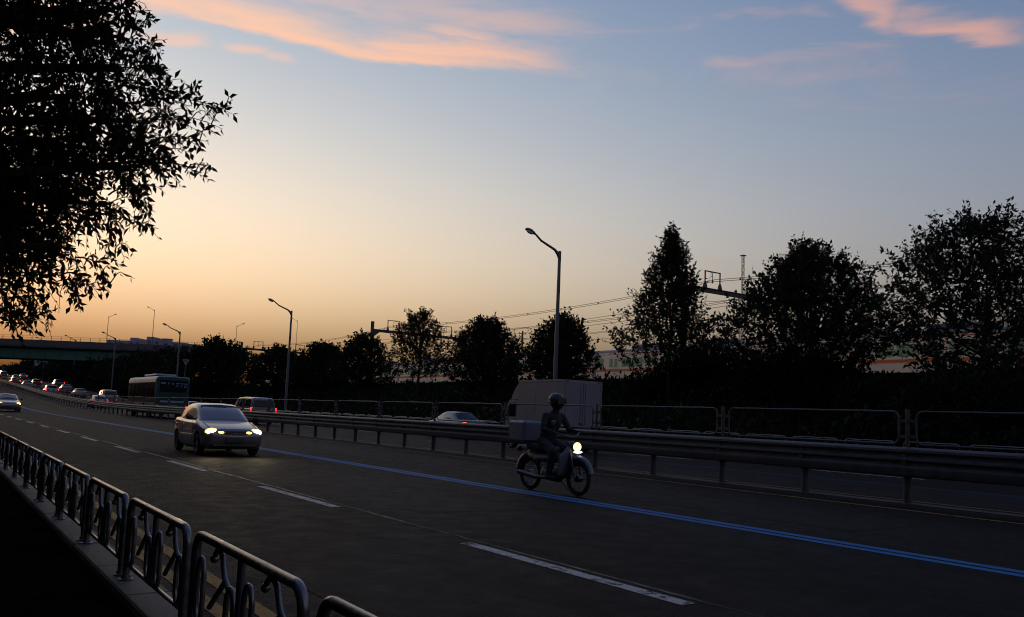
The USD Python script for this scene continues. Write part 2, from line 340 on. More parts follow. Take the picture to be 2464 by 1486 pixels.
def copy(root, name, label, cat, loc, rotz=0.0, group=None, scale=None):
    r = thing(name, label, cat, loc, rotz, group)
    if scale: UsdGeom.Xformable(r).AddScaleOp().Set(Gf.Vec3f(scale, scale, scale))
    r.GetReferences().AddInternalReference(root.GetPath()); r.SetInstanceable(True)
    return r


# ------------------------------------------------------------------ the lie of the land
def zr(Y):
    """Height of the road: level, then climbing away to the left."""
    Y = np.asarray(Y, float); g = 0.0405
    z = np.where(Y < 70, 0, np.where(Y < 150, g / 160 * (Y - 70) ** 2, g * 40 + g * (Y - 150)))
    z0 = g * 40 + g * 160
    return np.where(Y > 310, z0 + g * 60 * (1 - np.exp(-(np.maximum(Y, 310) - 310) / 60)), z)


def bend(Y):
    """The road swings slightly to the left beyond 80 m."""
    Y = np.asarray(Y, float); return -np.maximum(Y - 80, 0) ** 2 / 8000.0


def on(X, Y, dz=0.0):
    return np.array([X + float(bend(Y)), Y, float(zr(Y)) + dz])


YS = np.unique(np.concatenate([np.arange(-30, 70, 10.0), np.arange(70, 460, 5.0)]))


def ribbon(x0, x1, dz, ys=YS, nx=1, wob=0.0, seed=0):
    """A sheet along the road between two lateral distances."""
    xs = np.linspace(x0, x1, nx + 1); r = np.random.default_rng(seed + 9); rows = []
    for Y in ys:
        rows.append(np.stack([xs + bend(Y) + r.normal(0, wob) * (wob > 0), np.full(nx + 1, Y), np.full(nx + 1, zr(Y) + dz)], 1))
    v = np.vstack(rows); k = nx + 1; i = np.arange(len(v)).reshape(len(ys), k)
    return v, np.stack([i[:-1, :-1], i[:-1, 1:], i[1:, 1:], i[1:, :-1]], -1).reshape(-1, 4)


X_KERB0, X_KERB1, X_MED, X_FAR = 1.04, 1.30, 14.65, 26.0


def emb(X, Y):
    """Ground beyond the far kerb: verge, then the railway bank."""
    t = np.clip((X - 30.0) / 11.0, 0, 1); t = t * t * (3 - 2 * t)
    base = zr(Y); top = 3.9 + np.maximum(base - 3.9, 0) * 0.8
    far = np.clip((X - 75) / 120, 0, 1)
    return (base + 0.05) * (1 - t) + top * t - far * 1.5


xs = np.concatenate([[-1500, -700, -300, -120, -50, -20, -8, -3, 0, X_KERB0 - 0.004], [27.0, 28.5, 30, 32, 34, 36, 38, 40, 42, 44, 47, 52, 60, 70, 90, 130, 200, 400, 900, 1800]])
ysg = np.unique(np.concatenate([[-1500, -700, -300, -100], YS, [500, 600, 800, 1200, 2000]]))
gx, gy = np.meshgrid(xs, ysg, indexing='ij')
gz = np.where(gx < 15, zr(gy) + 0.11, emb(gx, gy))
gz = gz + np.where((gx < -3) | (gx > 29), (meshkit.fbm(np.stack([gx / 4, gy / 4, gx * 0], -1), 3, 5) - 0.5) * 0.3, 0)
near = MB()
def sheet(ix):
    a = np.stack([gx[ix] + np.where((gx[ix] > -20) & (gx[ix] < 60), bend(gy[ix]), bend(np.minimum(gy[ix], 460))), gy[ix], gz[ix]], -1); k = a.shape
    i = np.arange(k[0] * k[1]).reshape(k[0], k[1])
    return a.reshape(-1, 3), np.stack([i[:-1, :-1], i[1:, :-1], i[1:, 1:], i[:-1, 1:]], -1).reshape(-1, 4)
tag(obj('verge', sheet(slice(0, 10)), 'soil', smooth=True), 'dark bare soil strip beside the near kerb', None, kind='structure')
tag(obj('ground', sheet(slice(10, 30)), 'verge', smooth=True), 'dark grassy railway bank beyond the road', None, kind='structure')
tag(obj('near_carriageway', ribbon(X_KERB1, X_MED + 0.1, 0.0), 'asphalt', smooth=True), 'dark asphalt carriageway of the oncoming traffic', None, kind='structure')
tag(obj('far_carriageway', ribbon(X_MED + 0.1, X_FAR, 0.0), 'asphalt_far', smooth=True), 'dark asphalt carriageway behind the median barrier', None, kind='structure')


def marking(name, look, pieces, label):
    p = tag(scope(name), label, None, kind='structure')
    for x0, x1, ys, sd in pieces:
        obj('line', ribbon(x0, x1, 0.004, ys, 1, 0.0, sd), look, p, smooth=False)
    return p


def long_(a, b): return np.unique(np.concatenate([[a], YS[(YS > a) & (YS < b)], [b]]))


dashes = [(4.43, 4.57, long_(4.22 + 6.13 * k, 4.22 + 6.13 * k + 2.95), k) for k in range(-1, 40)]
marking('lane_dashes', 'white_paint', dashes, 'worn white dashed lane line on the near carriageway')
marking('blue_lane_lines', 'blue_paint', [(8.27, 8.43, long_(-20, 440), 1), (8.50, 8.66, long_(-20, 440), 2)], 'double blue bus lane line on the near carriageway')
marking('median_line', 'yellow_paint', [(13.27, 13.37, long_(-20, 440), 1)], 'thin yellow line along the near side of the median barrier')
marking('kerb_lines', 'yellow_paint', [(1.53, 1.64, long_(-10, 440), 1), (1.76, 1.87, long_(-10, 440), 2)], 'double yellow no stopping lines behind the near railing')
marking('far_median_line', 'yellow_paint', [(15.15, 15.25, long_(-20, 440), 1)], 'thin yellow line behind the median barrier')
marking('far_blue_line', 'blue_worn', [(19.12, 19.22, long_(-20, 440), 1), (19.30, 19.40, long_(-20, 440), 2)], 'blue bus lane line on the far carriageway')
marking('far_lane_dashes', 'white_paint', [(22.78, 22.92, long_(4.3 + 8.55 * k, 4.3 + 8.55 * k + 3.6), k) for k in range(-1, 40)], 'white dashed lane line on the far carriageway')
# the raised tar joint beside the dashed line
jy = np.arange(-3, 60, 0.12); jr = np.random.default_rng(3); jx = 4.68 + np.cumsum(jr.normal(0, 0.004, len(jy))) * 0.5 + jr.normal(0, 0.006, len(jy)); jw = (0.010 + 0.012 * jr.random(len(jy))) * np.clip(meshkit.noise(np.stack([jy * 1.3, jy * 0, jy * 0], -1), 4) * 2.4 - 0.3, 0.35, 1.0)
jv = np.vstack([np.stack([jx - jw, jy, np.full(len(jy), 0.002)], 1), np.stack([jx, jy, 0.003 + 0.008 * jr.random(len(jy)) * (jw > 0.006)], 1), np.stack([jx + jw, jy, np.full(len(jy), 0.002)], 1)])
q = len(jy); i0 = np.arange(q - 1)
tag(obj('road_joint', (jv, np.vstack([np.stack([i0, q + i0, q + i0 + 1, i0 + 1], 1), np.stack([q + i0, 2 * q + i0, 2 * q + i0 + 1, q + i0 + 1], 1)])), 'tar', smooth=False), 'raised tar joint along the white dashes', None, kind='structure')
# patches of newer asphalt and a manhole
pm = MB()
for (x0, x1, y0, y1) in ((9.6, 11.3, 6.4, 14.0), (5.3, 7.4, 9.5, 11.2), (2.3, 3.5, 3.0, 8.2)):
    pm.add(*ribbon(x0, x1, 0.003, long_(y0, y1)))
tag(pm.build('road_patch', 'asphalt_far', smooth=False), 'patched asphalt on the near carriageway', None, kind='structure')

kerb = tag(scope('near_kerb'), 'pale concrete kerb under the near railing', None, kind='structure')
for k in range(62):
    y0 = 0.3 + k * 1.0; b = rnd.uniform(-0.003, 0.003); z0 = float(zr(y0))
    m = MB(); m.box(X_KERB0, X_KERB1 + b, y0 + 0.004, y0 + 0.996, z0 - 0.1, z0 + 0.148 + b, bevel=0.012); m.build('kerb_stone', 'concrete', kerb, smooth=False)
fk = MB()
fk.add(*ribbon(X_FAR + 0.0, X_FAR + 0.22, 0.15)); v, f = ribbon(X_FAR, X_FAR + 0.001, 0.0); v[1::2, 2] += 0.15; fk.add(v, f)
fk.add(*ribbon(X_FAR + 0.22, 27.02, 0.14))
tag(fk.build('far_kerb', 'dark_concrete', smooth=False), 'kerb and narrow footway along the far roadside', None, kind='structure')
mk = MB(); mk.add(*ribbon(X_MED - 0.18, X_MED + 0.18, 0.006)); tag(mk.build('median_strip', 'dark_concrete', smooth=False), 'narrow strip under the median barrier posts', None, kind='structure')
hm = MB(); ang = np.linspace(math.radians(-60), math.radians(130), 160)
hh = 14 + 22 * meshkit.fbm(np.stack([ang * 6, ang * 0, ang * 0], -1), 4, 2)
v = np.vstack([np.stack([1300 * np.sin(ang), 1300 * np.cos(ang), np.full(160, -2.0)], 1), np.stack([1420 * np.sin(ang), 1420 * np.cos(ang), hh + 8], 1), np.stack([1600 * np.sin(ang), 1600 * np.cos(ang), np.full(160, -2.0)], 1)])
i0 = np.arange(159); hm.add(v, np.vstack([np.stack([i0, i0 + 1, 160 + i0 + 1, 160 + i0], 1), np.stack([160 + i0, 160 + i0 + 1, 320 + i0 + 1, 320 + i0], 1)]))
tag(hm.build('hills', 'far_ground', smooth=True), 'low dark hills along the skyline', None, kind='structure')
for x in (51.3, 52.75, 56.0, 57.45):
    rm = MB(); rm.box(x, x + 0.07, -20, 200, 3.97, 4.17); tag(rm.build('rail_track', 'steel_dark', smooth=False), None, None, kind='structure')


# ------------------------------------------------------------------ near pedestrian railing
PANEL, PITCH_Y = 1.38, 1.545


def rounded(p0, p1, p2, p3, r, k=6):
    """Inverted U with rounded upper corners, as points."""
    def arc(c, a0, a1): return [c + r * np.array([0, math.cos(a), math.sin(a)]) for a in np.linspace(a0, a1, k)]
    p1, p2 = np.asarray(p1, float), np.asarray(p2, float); s = np.sign(p2[1] - p1[1])
    a = arc(p1 + np.array([0, s * r, -r]), PI if s > 0 else 0, PI / 2); b = arc(p2 + np.array([0, -s * r, -r]), PI / 2, 0 if s > 0 else PI)
    return [np.asarray(p0, float)] + a + b + [np.asarray(p3, float)]


def oval(cy, z0, z1, w, x=0.0, k=20):
    r = w / 2; a = np.linspace(0, PI, k // 2)
    top = [np.array([x, cy + r * math.cos(t), z1 - r * 1.6 + r * 1.6 * math.sin(t)]) for t in a]
    bot = [np.array([x, cy - r * math.cos(t), z0 + r * 1.6 - r * 1.6 * math.sin(t)]) for t in a]
    return top + bot


def railing_panel(label, loc, group=None):
    """Far leg at +y. Heights are above the kerb top."""
    t = thing('railing_panel', label, 'railing', loc, 0, group); h = PANEL / 2
    Y = lambda s: h - s
    MB().tube(rounded((0, h, 0), (0, h, 0.49), (0, -h, 0.49), (0, -h, 0), 0.085, 7), 0.0215, 14).build('frame', 'steel_rail', t, 60)
    MB().cyl((0, h - 0.02, 0.095), (0, -h + 0.02, 0.095), 0.0125, 10).build('bottom_rail', 'steel_rail', t, 60)
    MB().cyl((0, 0, 0.09), (0, 0, 0.475), 0.0165, 10).build('centre_bar', 'steel_dark', t, 60)
    for s in (h, -h):
        MB().lathe([(0.0, 0.0), (0.043, 0.0), (0.043, 0.006), (0.03, 0.012), (0.027, 0.03), (0.0, 0.03)], n=16, at=(0, s, 0.0)).build('base_plate', 'steel_dark', t, 50)
    for s0 in (0.0, 0.69):
        MB().tube(oval(Y(s0 + 0.105), 0.105, 0.39, 0.10), 0.0125, 8, closed=True).build('scroll', 'steel_rail', t, 60)
        MB().tube(oval(Y(s0 + 0.565), 0.105, 0.335, 0.105), 0.0125, 8, closed=True).build('scroll', 'steel_rail', t, 60)
        pts = [(0.006, Y(s0 + 0.285), 0.415), (0.006, Y(s0 + 0.30), 0.442), (0.004, Y(s0 + 0.335), 0.462), (0.002, Y(s0 + 0.385), 0.463), (0, Y(s0 + 0.425), 0.445), (0, Y(s0 + 0.45), 0.40), (0, Y(s0 + 0.475), 0.36), (0, Y(s0 + 0.54), 0.325)]
        pts = np.array(pts)
        st = MB().tube(pts, 0.0125, 8); st.ball(pts[0], 0.02, 1); st.build('stem', 'steel_rail', t, 60)
        MB().cyl((0.012, Y(s0 + 0.475), 0.365), (0.012, Y(s0 + 0.23), 0.19), 0.0125, 8).build('brace', 'steel_dark', t, 60)
    return t


rail0 = railing_panel('shiny steel railing panel cut off by the bottom edge, closest to the camera', (1.13, 3.515 - PITCH_Y, 0.148))
rail_names = {0: 'large steel railing panel in full view in the lower left foreground, before the cut-off one', 1: 'steel railing panel just left of the large foreground panel',
              2: 'mid-size steel railing panel, two panels left of the large foreground one', 3: 'steel railing panel third to the left of the large foreground one', 4: 'smaller steel railing panel, fourth to the left of the large foreground one'}
ORD = {5: 'fifth', 6: 'sixth', 7: 'seventh', 8: 'eighth', 9: 'ninth', 10: 'tenth', 11: 'last'}
for k, o in ORD.items(): rail_names[k] = f'small steel railing panel, {o} to the left of the large foreground one'
for k in range(0, 12):
    copy(rail0, 'railing_panel', rail_names.get(k, 'small steel railing panel in the receding row at the left edge'), 'railing', (1.13, 3.515 + PITCH_Y * k, 0.148), 0, None if k in rail_names else 'distant near-side railing panels')

# far roadside railing: the same kind, longer panels
def far_panel(label, loc, group):
    t = thing('roadside_railing_panel', label, 'railing', loc, 0, group); h = 0.9
    MB().tube(rounded((0, h, 0), (0, h, 0.82), (0, -h, 0.82), (0, -h, 0), 0.10, 5), 0.02, 8).build('frame', 'steel_rail', t, 60)
    MB().cyl((0, h, 0.12), (0, -h, 0.12), 0.016, 6).build('bottom_rail', 'steel_rail', t, 60)
    for y in (-0.45, 0.0, 0.45):
        MB().cyl((0, y, 0.12), (0, y, 0.80), 0.012, 6).build('bar', 'steel_dark', t, 60)
    return t


FG = 'far roadside railing panels seen above the median barrier'
fp0 = far_panel('low steel railing panel along the far roadside, its top showing over the barrier', (26.13, 6.0, 0.15), FG)
for k in range(1, 34):
    Y = 6.0 + 2.12 * k; copy(fp0, 'roadside_railing_panel', 'low steel railing panel along the far roadside, its top showing over the barrier', 'railing', on(26.13, Y, 0.15), 0, FG)

# ------------------------------------------------------------------ median barrier
gr = thing('guardrail', 'dark corrugated steel guardrail on round posts along the median', 'guardrail')
prof = [(0.0, 1.0), (-0.05, 0.985), (-0.085, 0.955), (-0.085, 0.915), (-0.035, 0.875), (-0.03, 0.845), (-0.085, 0.80), (-0.085, 0.765), (-0.035, 0.725), (-0.03, 0.69), (-0.085, 0.645), (-0.085, 0.60), (-0.05, 0.50), (0.0, 0.475)]
SEG = 4.30
for k in range(-2, 46):
    y0 = 8.55 + SEG * k
    for side in (-1, 1):
        P = np.array(prof); a, b = on(X_MED, y0 - 0.06), on(X_MED, y0 + SEG + 0.06)
        lap = 0.0015 * (k % 2)
        o = -(P[:, 0]) * side + side * (0.085 + lap)
        v = np.vstack([np.stack([c[0] + o, np.full(len(P), c[1]), c[2] + P[:, 1]], 1) for c in (a, b)]); n = len(P); i0 = np.arange(n - 1)
        f = np.stack([i0, i0 + 1, n + i0 + 1, n + i0], 1)
        # a second skin 3 mm behind gives the sheet its thickness
        v2 = v.copy(); v2[:, 0] -= side * 0.004
        obj('beam', (np.vstack([v, v2]), np.vstack([f, f[:, ::-1] + 2 * n])), 'galvanised', gr, 25)
    if k < 6:
        m = MB()
        for dy in (-.10, .10):
            for zz in (.955, .782, .622):
                m.ball((X_MED - .172, y0 + dy, zz), (.008, .014, .014), 1)
        m.build('splice_bolts', 'post_steel', gr, False)
    for j in (0, 1):
        c = on(X_MED, y0 + j * SEG / 2)
        MB().cyl(c + [0, 0, 0.0], c + [0, 0, 0.93], 0.07, 12 if k < 8 else 6).build('post', 'post_steel', gr, 50)
        if k < 10:
            MB().box(-0.15, 0.15, -0.05, 0.05, 0.60, 0.87, at=c).build('block', 'post_steel', gr, False)

mf = thing('median_fence', 'tall open framed fence rising from the median guardrail', 'fence')
for k in range(-2, 46):
    c = on(X_MED, 8.55 + SEG * k)
    MB().cyl(c + [0, 0, 0.93], c + [0, 0, 1.685], 0.032, 10).build('post', 'mesh_steel', mf, 50)
    ya, yb = c[1] + 0.165, c[1] + SEG - 0.165
    za = float(zr(ya)); zb = float(zr(yb)); xa, xb = X_MED + float(bend(ya)), X_MED + float(bend(yb))
    pts = []
    R_ = 0.13
    for (yy, zz, a0) in ((ya + R_, 1.64 - R_, PI), (yb - R_, 1.64 - R_, PI / 2), (yb - R_, 1.05 + R_, 0), (ya + R_, 1.05 + R_, -PI / 2)):
        for t in np.linspace(0, -PI / 2, 6):
            y = yy + R_ * math.cos(a0 + t); w = (y - ya) / (yb - ya)
            pts.append((xa + (xb - xa) * w, y, zz + R_ * math.sin(a0 + t) + za + (zb - za) * w))
    MB().tube(pts, 0.019, 8 if k < 8 else 5, closed=True).build('panel_frame', 'mesh_steel', mf, 60)
    for zz in (1.19, 1.47):
        MB().box(-0.018, 0.018, -0.17, 0.17, zz - 0.03, zz + 0.03, at=c).build('bracket', 'mesh_steel', mf, False)

# ------------------------------------------------------------------ street lamps
def street_lamp(name, label, loc, height=10.0, reach=2.05, rise=0.75, rotz=0.0, group=None, fat=1.0):
    t = thing(name, label, 'street lamp', loc, rotz, group)
    MB().lathe([(0, 0), (0.2 * fat, 0), (0.2 * fat, 0.03), (0.11 * fat, 0.05), (0.11 * fat, 0.5), (0.095 * fat, 0.52), (0.0, 0.52)], n=12).build('base', 'lamp_pole', t, 50)
    MB().tube([(0, 0, 0.4), (0, 0, height * 0.5), (0, 0, height - 0.2), (0, 0, height)], [0.095 * fat, 0.078 * fat, 0.06 * fat, 0.06 * fat], 12).build('pole', 'lamp_pole', t, 60)
    MB().tube([(0, 0, height - 0.38), (-0.1, 0, height - 0.16), (-0.34, 0, height + 0.04), (-reach * 0.6, 0, height + rise * 0.5), (-reach + 0.5, 0, height + rise * 0.82)], [0.065 * fat, 0.075 * fat, 0.05 * fat, 0.042 * fat, 0.04 * fat], 10).build('arm', 'lamp_pole', t, 60)
    tilt = math.atan2(rise, reach) * 0.9; ca, sa = math.cos(tilt), math.sin(tilt)
    R = np.array([[ca, 0, sa], [0, 1, 0], [-sa, 0, ca]])     # tips the far end up
    sec = [(0.0, 0.045, 0.04, 0.0), (0.10, 0.06, 0.05, 0.0), (0.25, 0.125, 0.085, 0.01), (0.42, 0.16, 0.11, 0.015), (0.58, 0.15, 0.10, 0.01), (0.68, 0.09, 0.06, 0.0), (0.71, 0.01, 0.01, 0.0)]
    rings = []
    for (x, w, hgt, dz) in sec:
        a = np.arange(14) * 2 * PI / 14; z = np.sin(a) * hgt; z = np.where(z < 0, z * 0.45, z)
        rings.append(np.stack([np.full(14, -x), np.cos(a) * w, z + dz], 1))
    v = np.vstack(rings) @ R.T * (0.7 + 0.3 * fat) + np.array([-reach + 0.55, 0, height + rise * 0.8])
    f = []
    for i in range(len(sec) - 1):
        j = np.arange(14); j2 = (j + 1) % 14; f.append(np.stack([i * 14 + j, i * 14 + j2, (i + 1) * 14 + j2, (i + 1) * 14 + j], 1))
    head = obj('lamp_head', (v, np.vstack(f)), 'lamp_shell', t, 60)
    b = MB(); b.ball((0, 0, 0), (0.2, 0.11, 0.075), 2); vv = b.v[0] + np.array([-0.43, 0, -0.035]); vv = vv @ R.T * (0.7 + 0.3 * fat) + np.array([-reach + 0.55, 0, height + rise * 0.8])
    obj('lens', (vv, b.f[0]), 'lamp_glass', head, True)
    return t


lamps = [(34.7, 'tall grey street lamp standing beside the white box truck, the largest lamp'), (74.0, 'grey street lamp behind the dark van, second largest'), (114.0, 'street lamp rising behind the green bus'), (156.0, 'street lamp whose arm shows before the far blocky building'),
         (195.0, 'faint street lamp standing in front of the green bridge girder, right one of two'), (236.0, 'faint street lamp in front of the green bridge girder, left one of two')]
for Y, lab in lamps:
    street_lamp('street_lamp', lab, on(26.75, Y, 0.14), 9.85, fat=1.35)

# ------------------------------------------------------------------ vehicles
def wheel(parent, x, y, r=0.31, w=0.2, n=24, rim=True):
    p = MB(); s = 1 if x > 0 else -1
    p.lathe([(r * 0.62, -w / 2), (r * 0.9, -w / 2), (r * 0.985, -w * 0.36), (r, -w * 0.2), (r, w * 0.2), (r * 0.985, w * 0.36), (r * 0.9, w / 2), (r * 0.62, w / 2)], 'x', n, (x, y, r))
    wh = p.build('wheel', 'rubber', parent, 35)
    if rim:
        m = MB(); xo = x + s * (w / 2 - 0.03)
        m.lathe([(0.0, 0.012 * s), (r * 0.16, 0.012 * s), (r * 0.2, -0.01 * s), (r * 0.55, 0.0), (r * 0.62, 0.02 * s), (r * 0.63, -0.05 * s)], 'x', n, (xo, y, r)); m.build('rim', 'rim', wh, 35)
    return wh


def loft(stations, ring):
    """stations -> rings of equal length -> closed surface with capped ends."""
    R = [np.asarray(ring(s), float) for s in stations]; n = len(R[0]); v = np.vstack(R); f = []
    for i in range(len(R) - 1):
        j = np.arange(n); j2 = (j + 1) % n; f.append(np.stack([i * n + j, (i + 1) * n + j, (i + 1) * n + j2, i * n + j2], 1))
    f = np.vstack(f); f = np.vstack([f[:, [0, 1, 2]], f[:, [0, 2, 3]]])
    c0, c1 = len(v), len(v) + 1; v = np.vstack([v, R[0].mean(0), R[-1].mean(0)]); j = np.arange(n); j2 = (j + 1) % n; k = (len(R) - 1) * n
    f = np.vstack([f, np.stack([np.full(n, c0), j, j2], 1), np.stack([np.full(n, c1), k + j2, k + j], 1)])
    m = trimesh.Trimesh(v, f, process=False)
    if m.volume < 0: f = f[:, ::-1]
    return v, f


def body_ring(s):
    y, w, z0, z1, cr = s          # cr: crown of the upper surface
    h = z1 - z0
    half = [(w * 0.80, z0), (w * 0.93, z0 + h * 0.06), (w * 0.985, z0 + h * 0.22), (w, z0 + h * 0.48), (w * 0.99, z0 + h * 0.72), (w * 0.965, z0 + h * 0.88), (w * 0.91, z1 - 0.012), (w * 0.75, z1 + cr * 0.55), (w * 0.4, z1 + cr * 0.9), (0, z1 + cr)]
    pts = [(x, y, z) for x, z in half] + [(-x, y, z) for x, z in half[-2::-1]]
    return pts


def resample(keys, n):
    k = np.array(keys, float); t = k[:, 0]; order = np.argsort(t); k = k[order]; ys = np.linspace(k[0, 0], k[-1, 0], n)
    ys = np.unique(np.concatenate([ys, k[:, 0]]))
    from scipy.interpolate import PchipInterpolator
    return [(y, *[float(PchipInterpolator(k[:, 0], k[:, c])(y)) for c in range(1, k.shape[1])]) for y in ys]


CARS = dict(
    hatch=dict(body=[(2.15, .60, .40, .60, 0.0), (2.10, .72, .30, .66, .02), (1.97, .79, .23, .73, .03), (1.6, .835, .2, .815, .035), (1.2, .855, .18, .88, .04), (.8, .8625, .18, .945, .02), (0, .8625, .18, .95, 0), (-1.0, .8625, .18, .97, 0), (-1.6, .85, .19, .99, 0), (-1.95, .82, .25, .985, 0), (-2.1, .77, .33, .95, 0), (-2.15, .69, .40, .88, 0)],
               cabin=[(.98, .70, .90, .56, .915), (.88, .745, .92, .60, .99), (.12, .775, .93, .575, 1.375), (-.15, .78, .93, .575, 1.425), (-.55, .78, .93, .57, 1.44), (-1.2, .765, .93, .555, 1.405), (-1.45, .75, .93, .545, 1.36), (-2.0, .69, .93, .53, 1.0), (-2.08, .67, .92, .5, .94)],
               ax=(1.28, -1.32), r=.30, belt=.985, pillars=[(.62, .14, -.55), (-.62, -.55, -1.32), (-1.40, -1.36, -1.62)], ws=(.84, .14, .64, .535, .97, 1.36), rw=(-2.0, -1.46, .60, .50, 1.01, 1.33)),
    sedan=dict(body=[(2.25, .60, .40, .60, 0.0), (2.18, .72, .30, .67, .02), (2.0, .79, .23, .74, .03), (1.6, .845, .2, .83, .03), (1.1, .865, .18, .90, .03), (.8, .87, .18, .935, .02), (0, .87, .18, .95, 0), (-1.2, .87, .18, .98, 0), (-1.45, .86, .18, .99, .01), (-1.9, .84, .22, .985, .02), (-2.2, .78, .30, .96, .01), (-2.28, .70, .40, .86, 0)],
               cabin=[(.9, .70, .90, .56, .915), (.8, .74, .92, .60, .985), (.0, .775, .93, .575, 1.375), (-.3, .78, .93, .57, 1.42), (-.8, .775, .93, .565, 1.41), (-1.05, .765, .93, .555, 1.375), (-1.65, .70, .95, .54, 1.01), (-1.75, .68, .95, .5, .97)],
               ax=(1.38, -1.32), r=.31, belt=.985, pillars=[(.52, .04, -.5), (-.57, -.5, -1.15)], ws=(.77, .03, .64, .535, .975, 1.36), rw=(-1.63, -1.07, .62, .51, 1.02, 1.355)),
    suv=dict(body=[(2.2, .66, .45, .78, 0.0), (2.12, .78, .36, .86, .02), (1.9, .86, .28, .98, .02), (1.2, .90, .25, 1.05, .02), (.9, .905, .25, 1.08, .02), (0, .905, .25, 1.08, 0), (-1.4, .905, .25, 1.09, 0), (-2.0, .89, .28, 1.09, 0), (-2.2, .85, .36, 1.06, 0), (-2.25, .78, .45, .98, 0)],
             cabin=[(1.0, .74, 1.02, .58, 1.03), (.9, .80, 1.04, .64, 1.12), (.3, .83, 1.05, .64, 1.58), (0, .835, 1.05, .64, 1.66), (-1.2, .83, 1.05, .63, 1.66), (-1.9, .81, 1.05, .62, 1.60), (-2.15, .78, 1.05, .60, 1.12), (-2.2, .75, 1.03, .58, 1.06)],
             ax=(1.4, -1.35), r=.36, belt=1.12, pillars=[(.72, .32, -.4), (-.47, -.4, -1.15), (-1.22, -1.2, -1.9)], ws=(.88, .34, .70, .60, 1.11, 1.55), rw=(-2.14, -1.94, .70, .58, 1.16, 1.54)),
    van=dict(body=[(2.35, .70, .40, .95, 0.0), (2.28, .82, .30, 1.05, .02), (2.0, .88, .25, 1.12, .02), (1.5, .90, .25, 1.18, .02), (0, .905, .25, 1.18, 0), (-2.2, .90, .25, 1.18, 0), (-2.35, .87, .32, 1.18, 0), (-2.4, .82, .42, 1.12, 0)],
             cabin=[(2.05, .74, 1.1, .58, 1.13), (1.95, .82, 1.12, .66, 1.2), (1.2, .86, 1.14, .70, 1.78), (.8, .87, 1.14, .70, 1.88), (-.4, .87, 1.14, .70, 1.91), (-2.0, .86, 1.14, .70, 1.86), (-2.28, .84, 1.14, .68, 1.72), (-2.38, .82, 1.14, .66, 1.2), (-2.41, .80, 1.1, .62, 1.12)],
             ax=(1.45, -1.35), r=.33, belt=1.22, pillars=[(1.6, 1.22, .45), (.38, .45, -.75), (-.82, -.75, -2.05)], ws=(1.92, 1.24, .72, .64, 1.2, 1.74), rw=(-2.41, -2.31, .74, .64, 1.24, 1.68)))


def cabin_ring(s):
    y, wb, zb, wt, zt = s; h = zt - zb
    half = [(wb, zb), (wb + (wt + .035 - wb) * .35, zb + h * .35), (wb + (wt + .035 - wb) * .72, zb + h * .72), (wt + .035, zt - min(.075, h * .3)), (wt - .01, zt - min(.03, h * .12)), (wt - .10, zt - min(.008, h * .04)), (wt * .45, zt + .006), (0, zt + .01)]
    return [(x, y, z) for x, z in half] + [(-x, y, z) for x, z in half[-2::-1]]


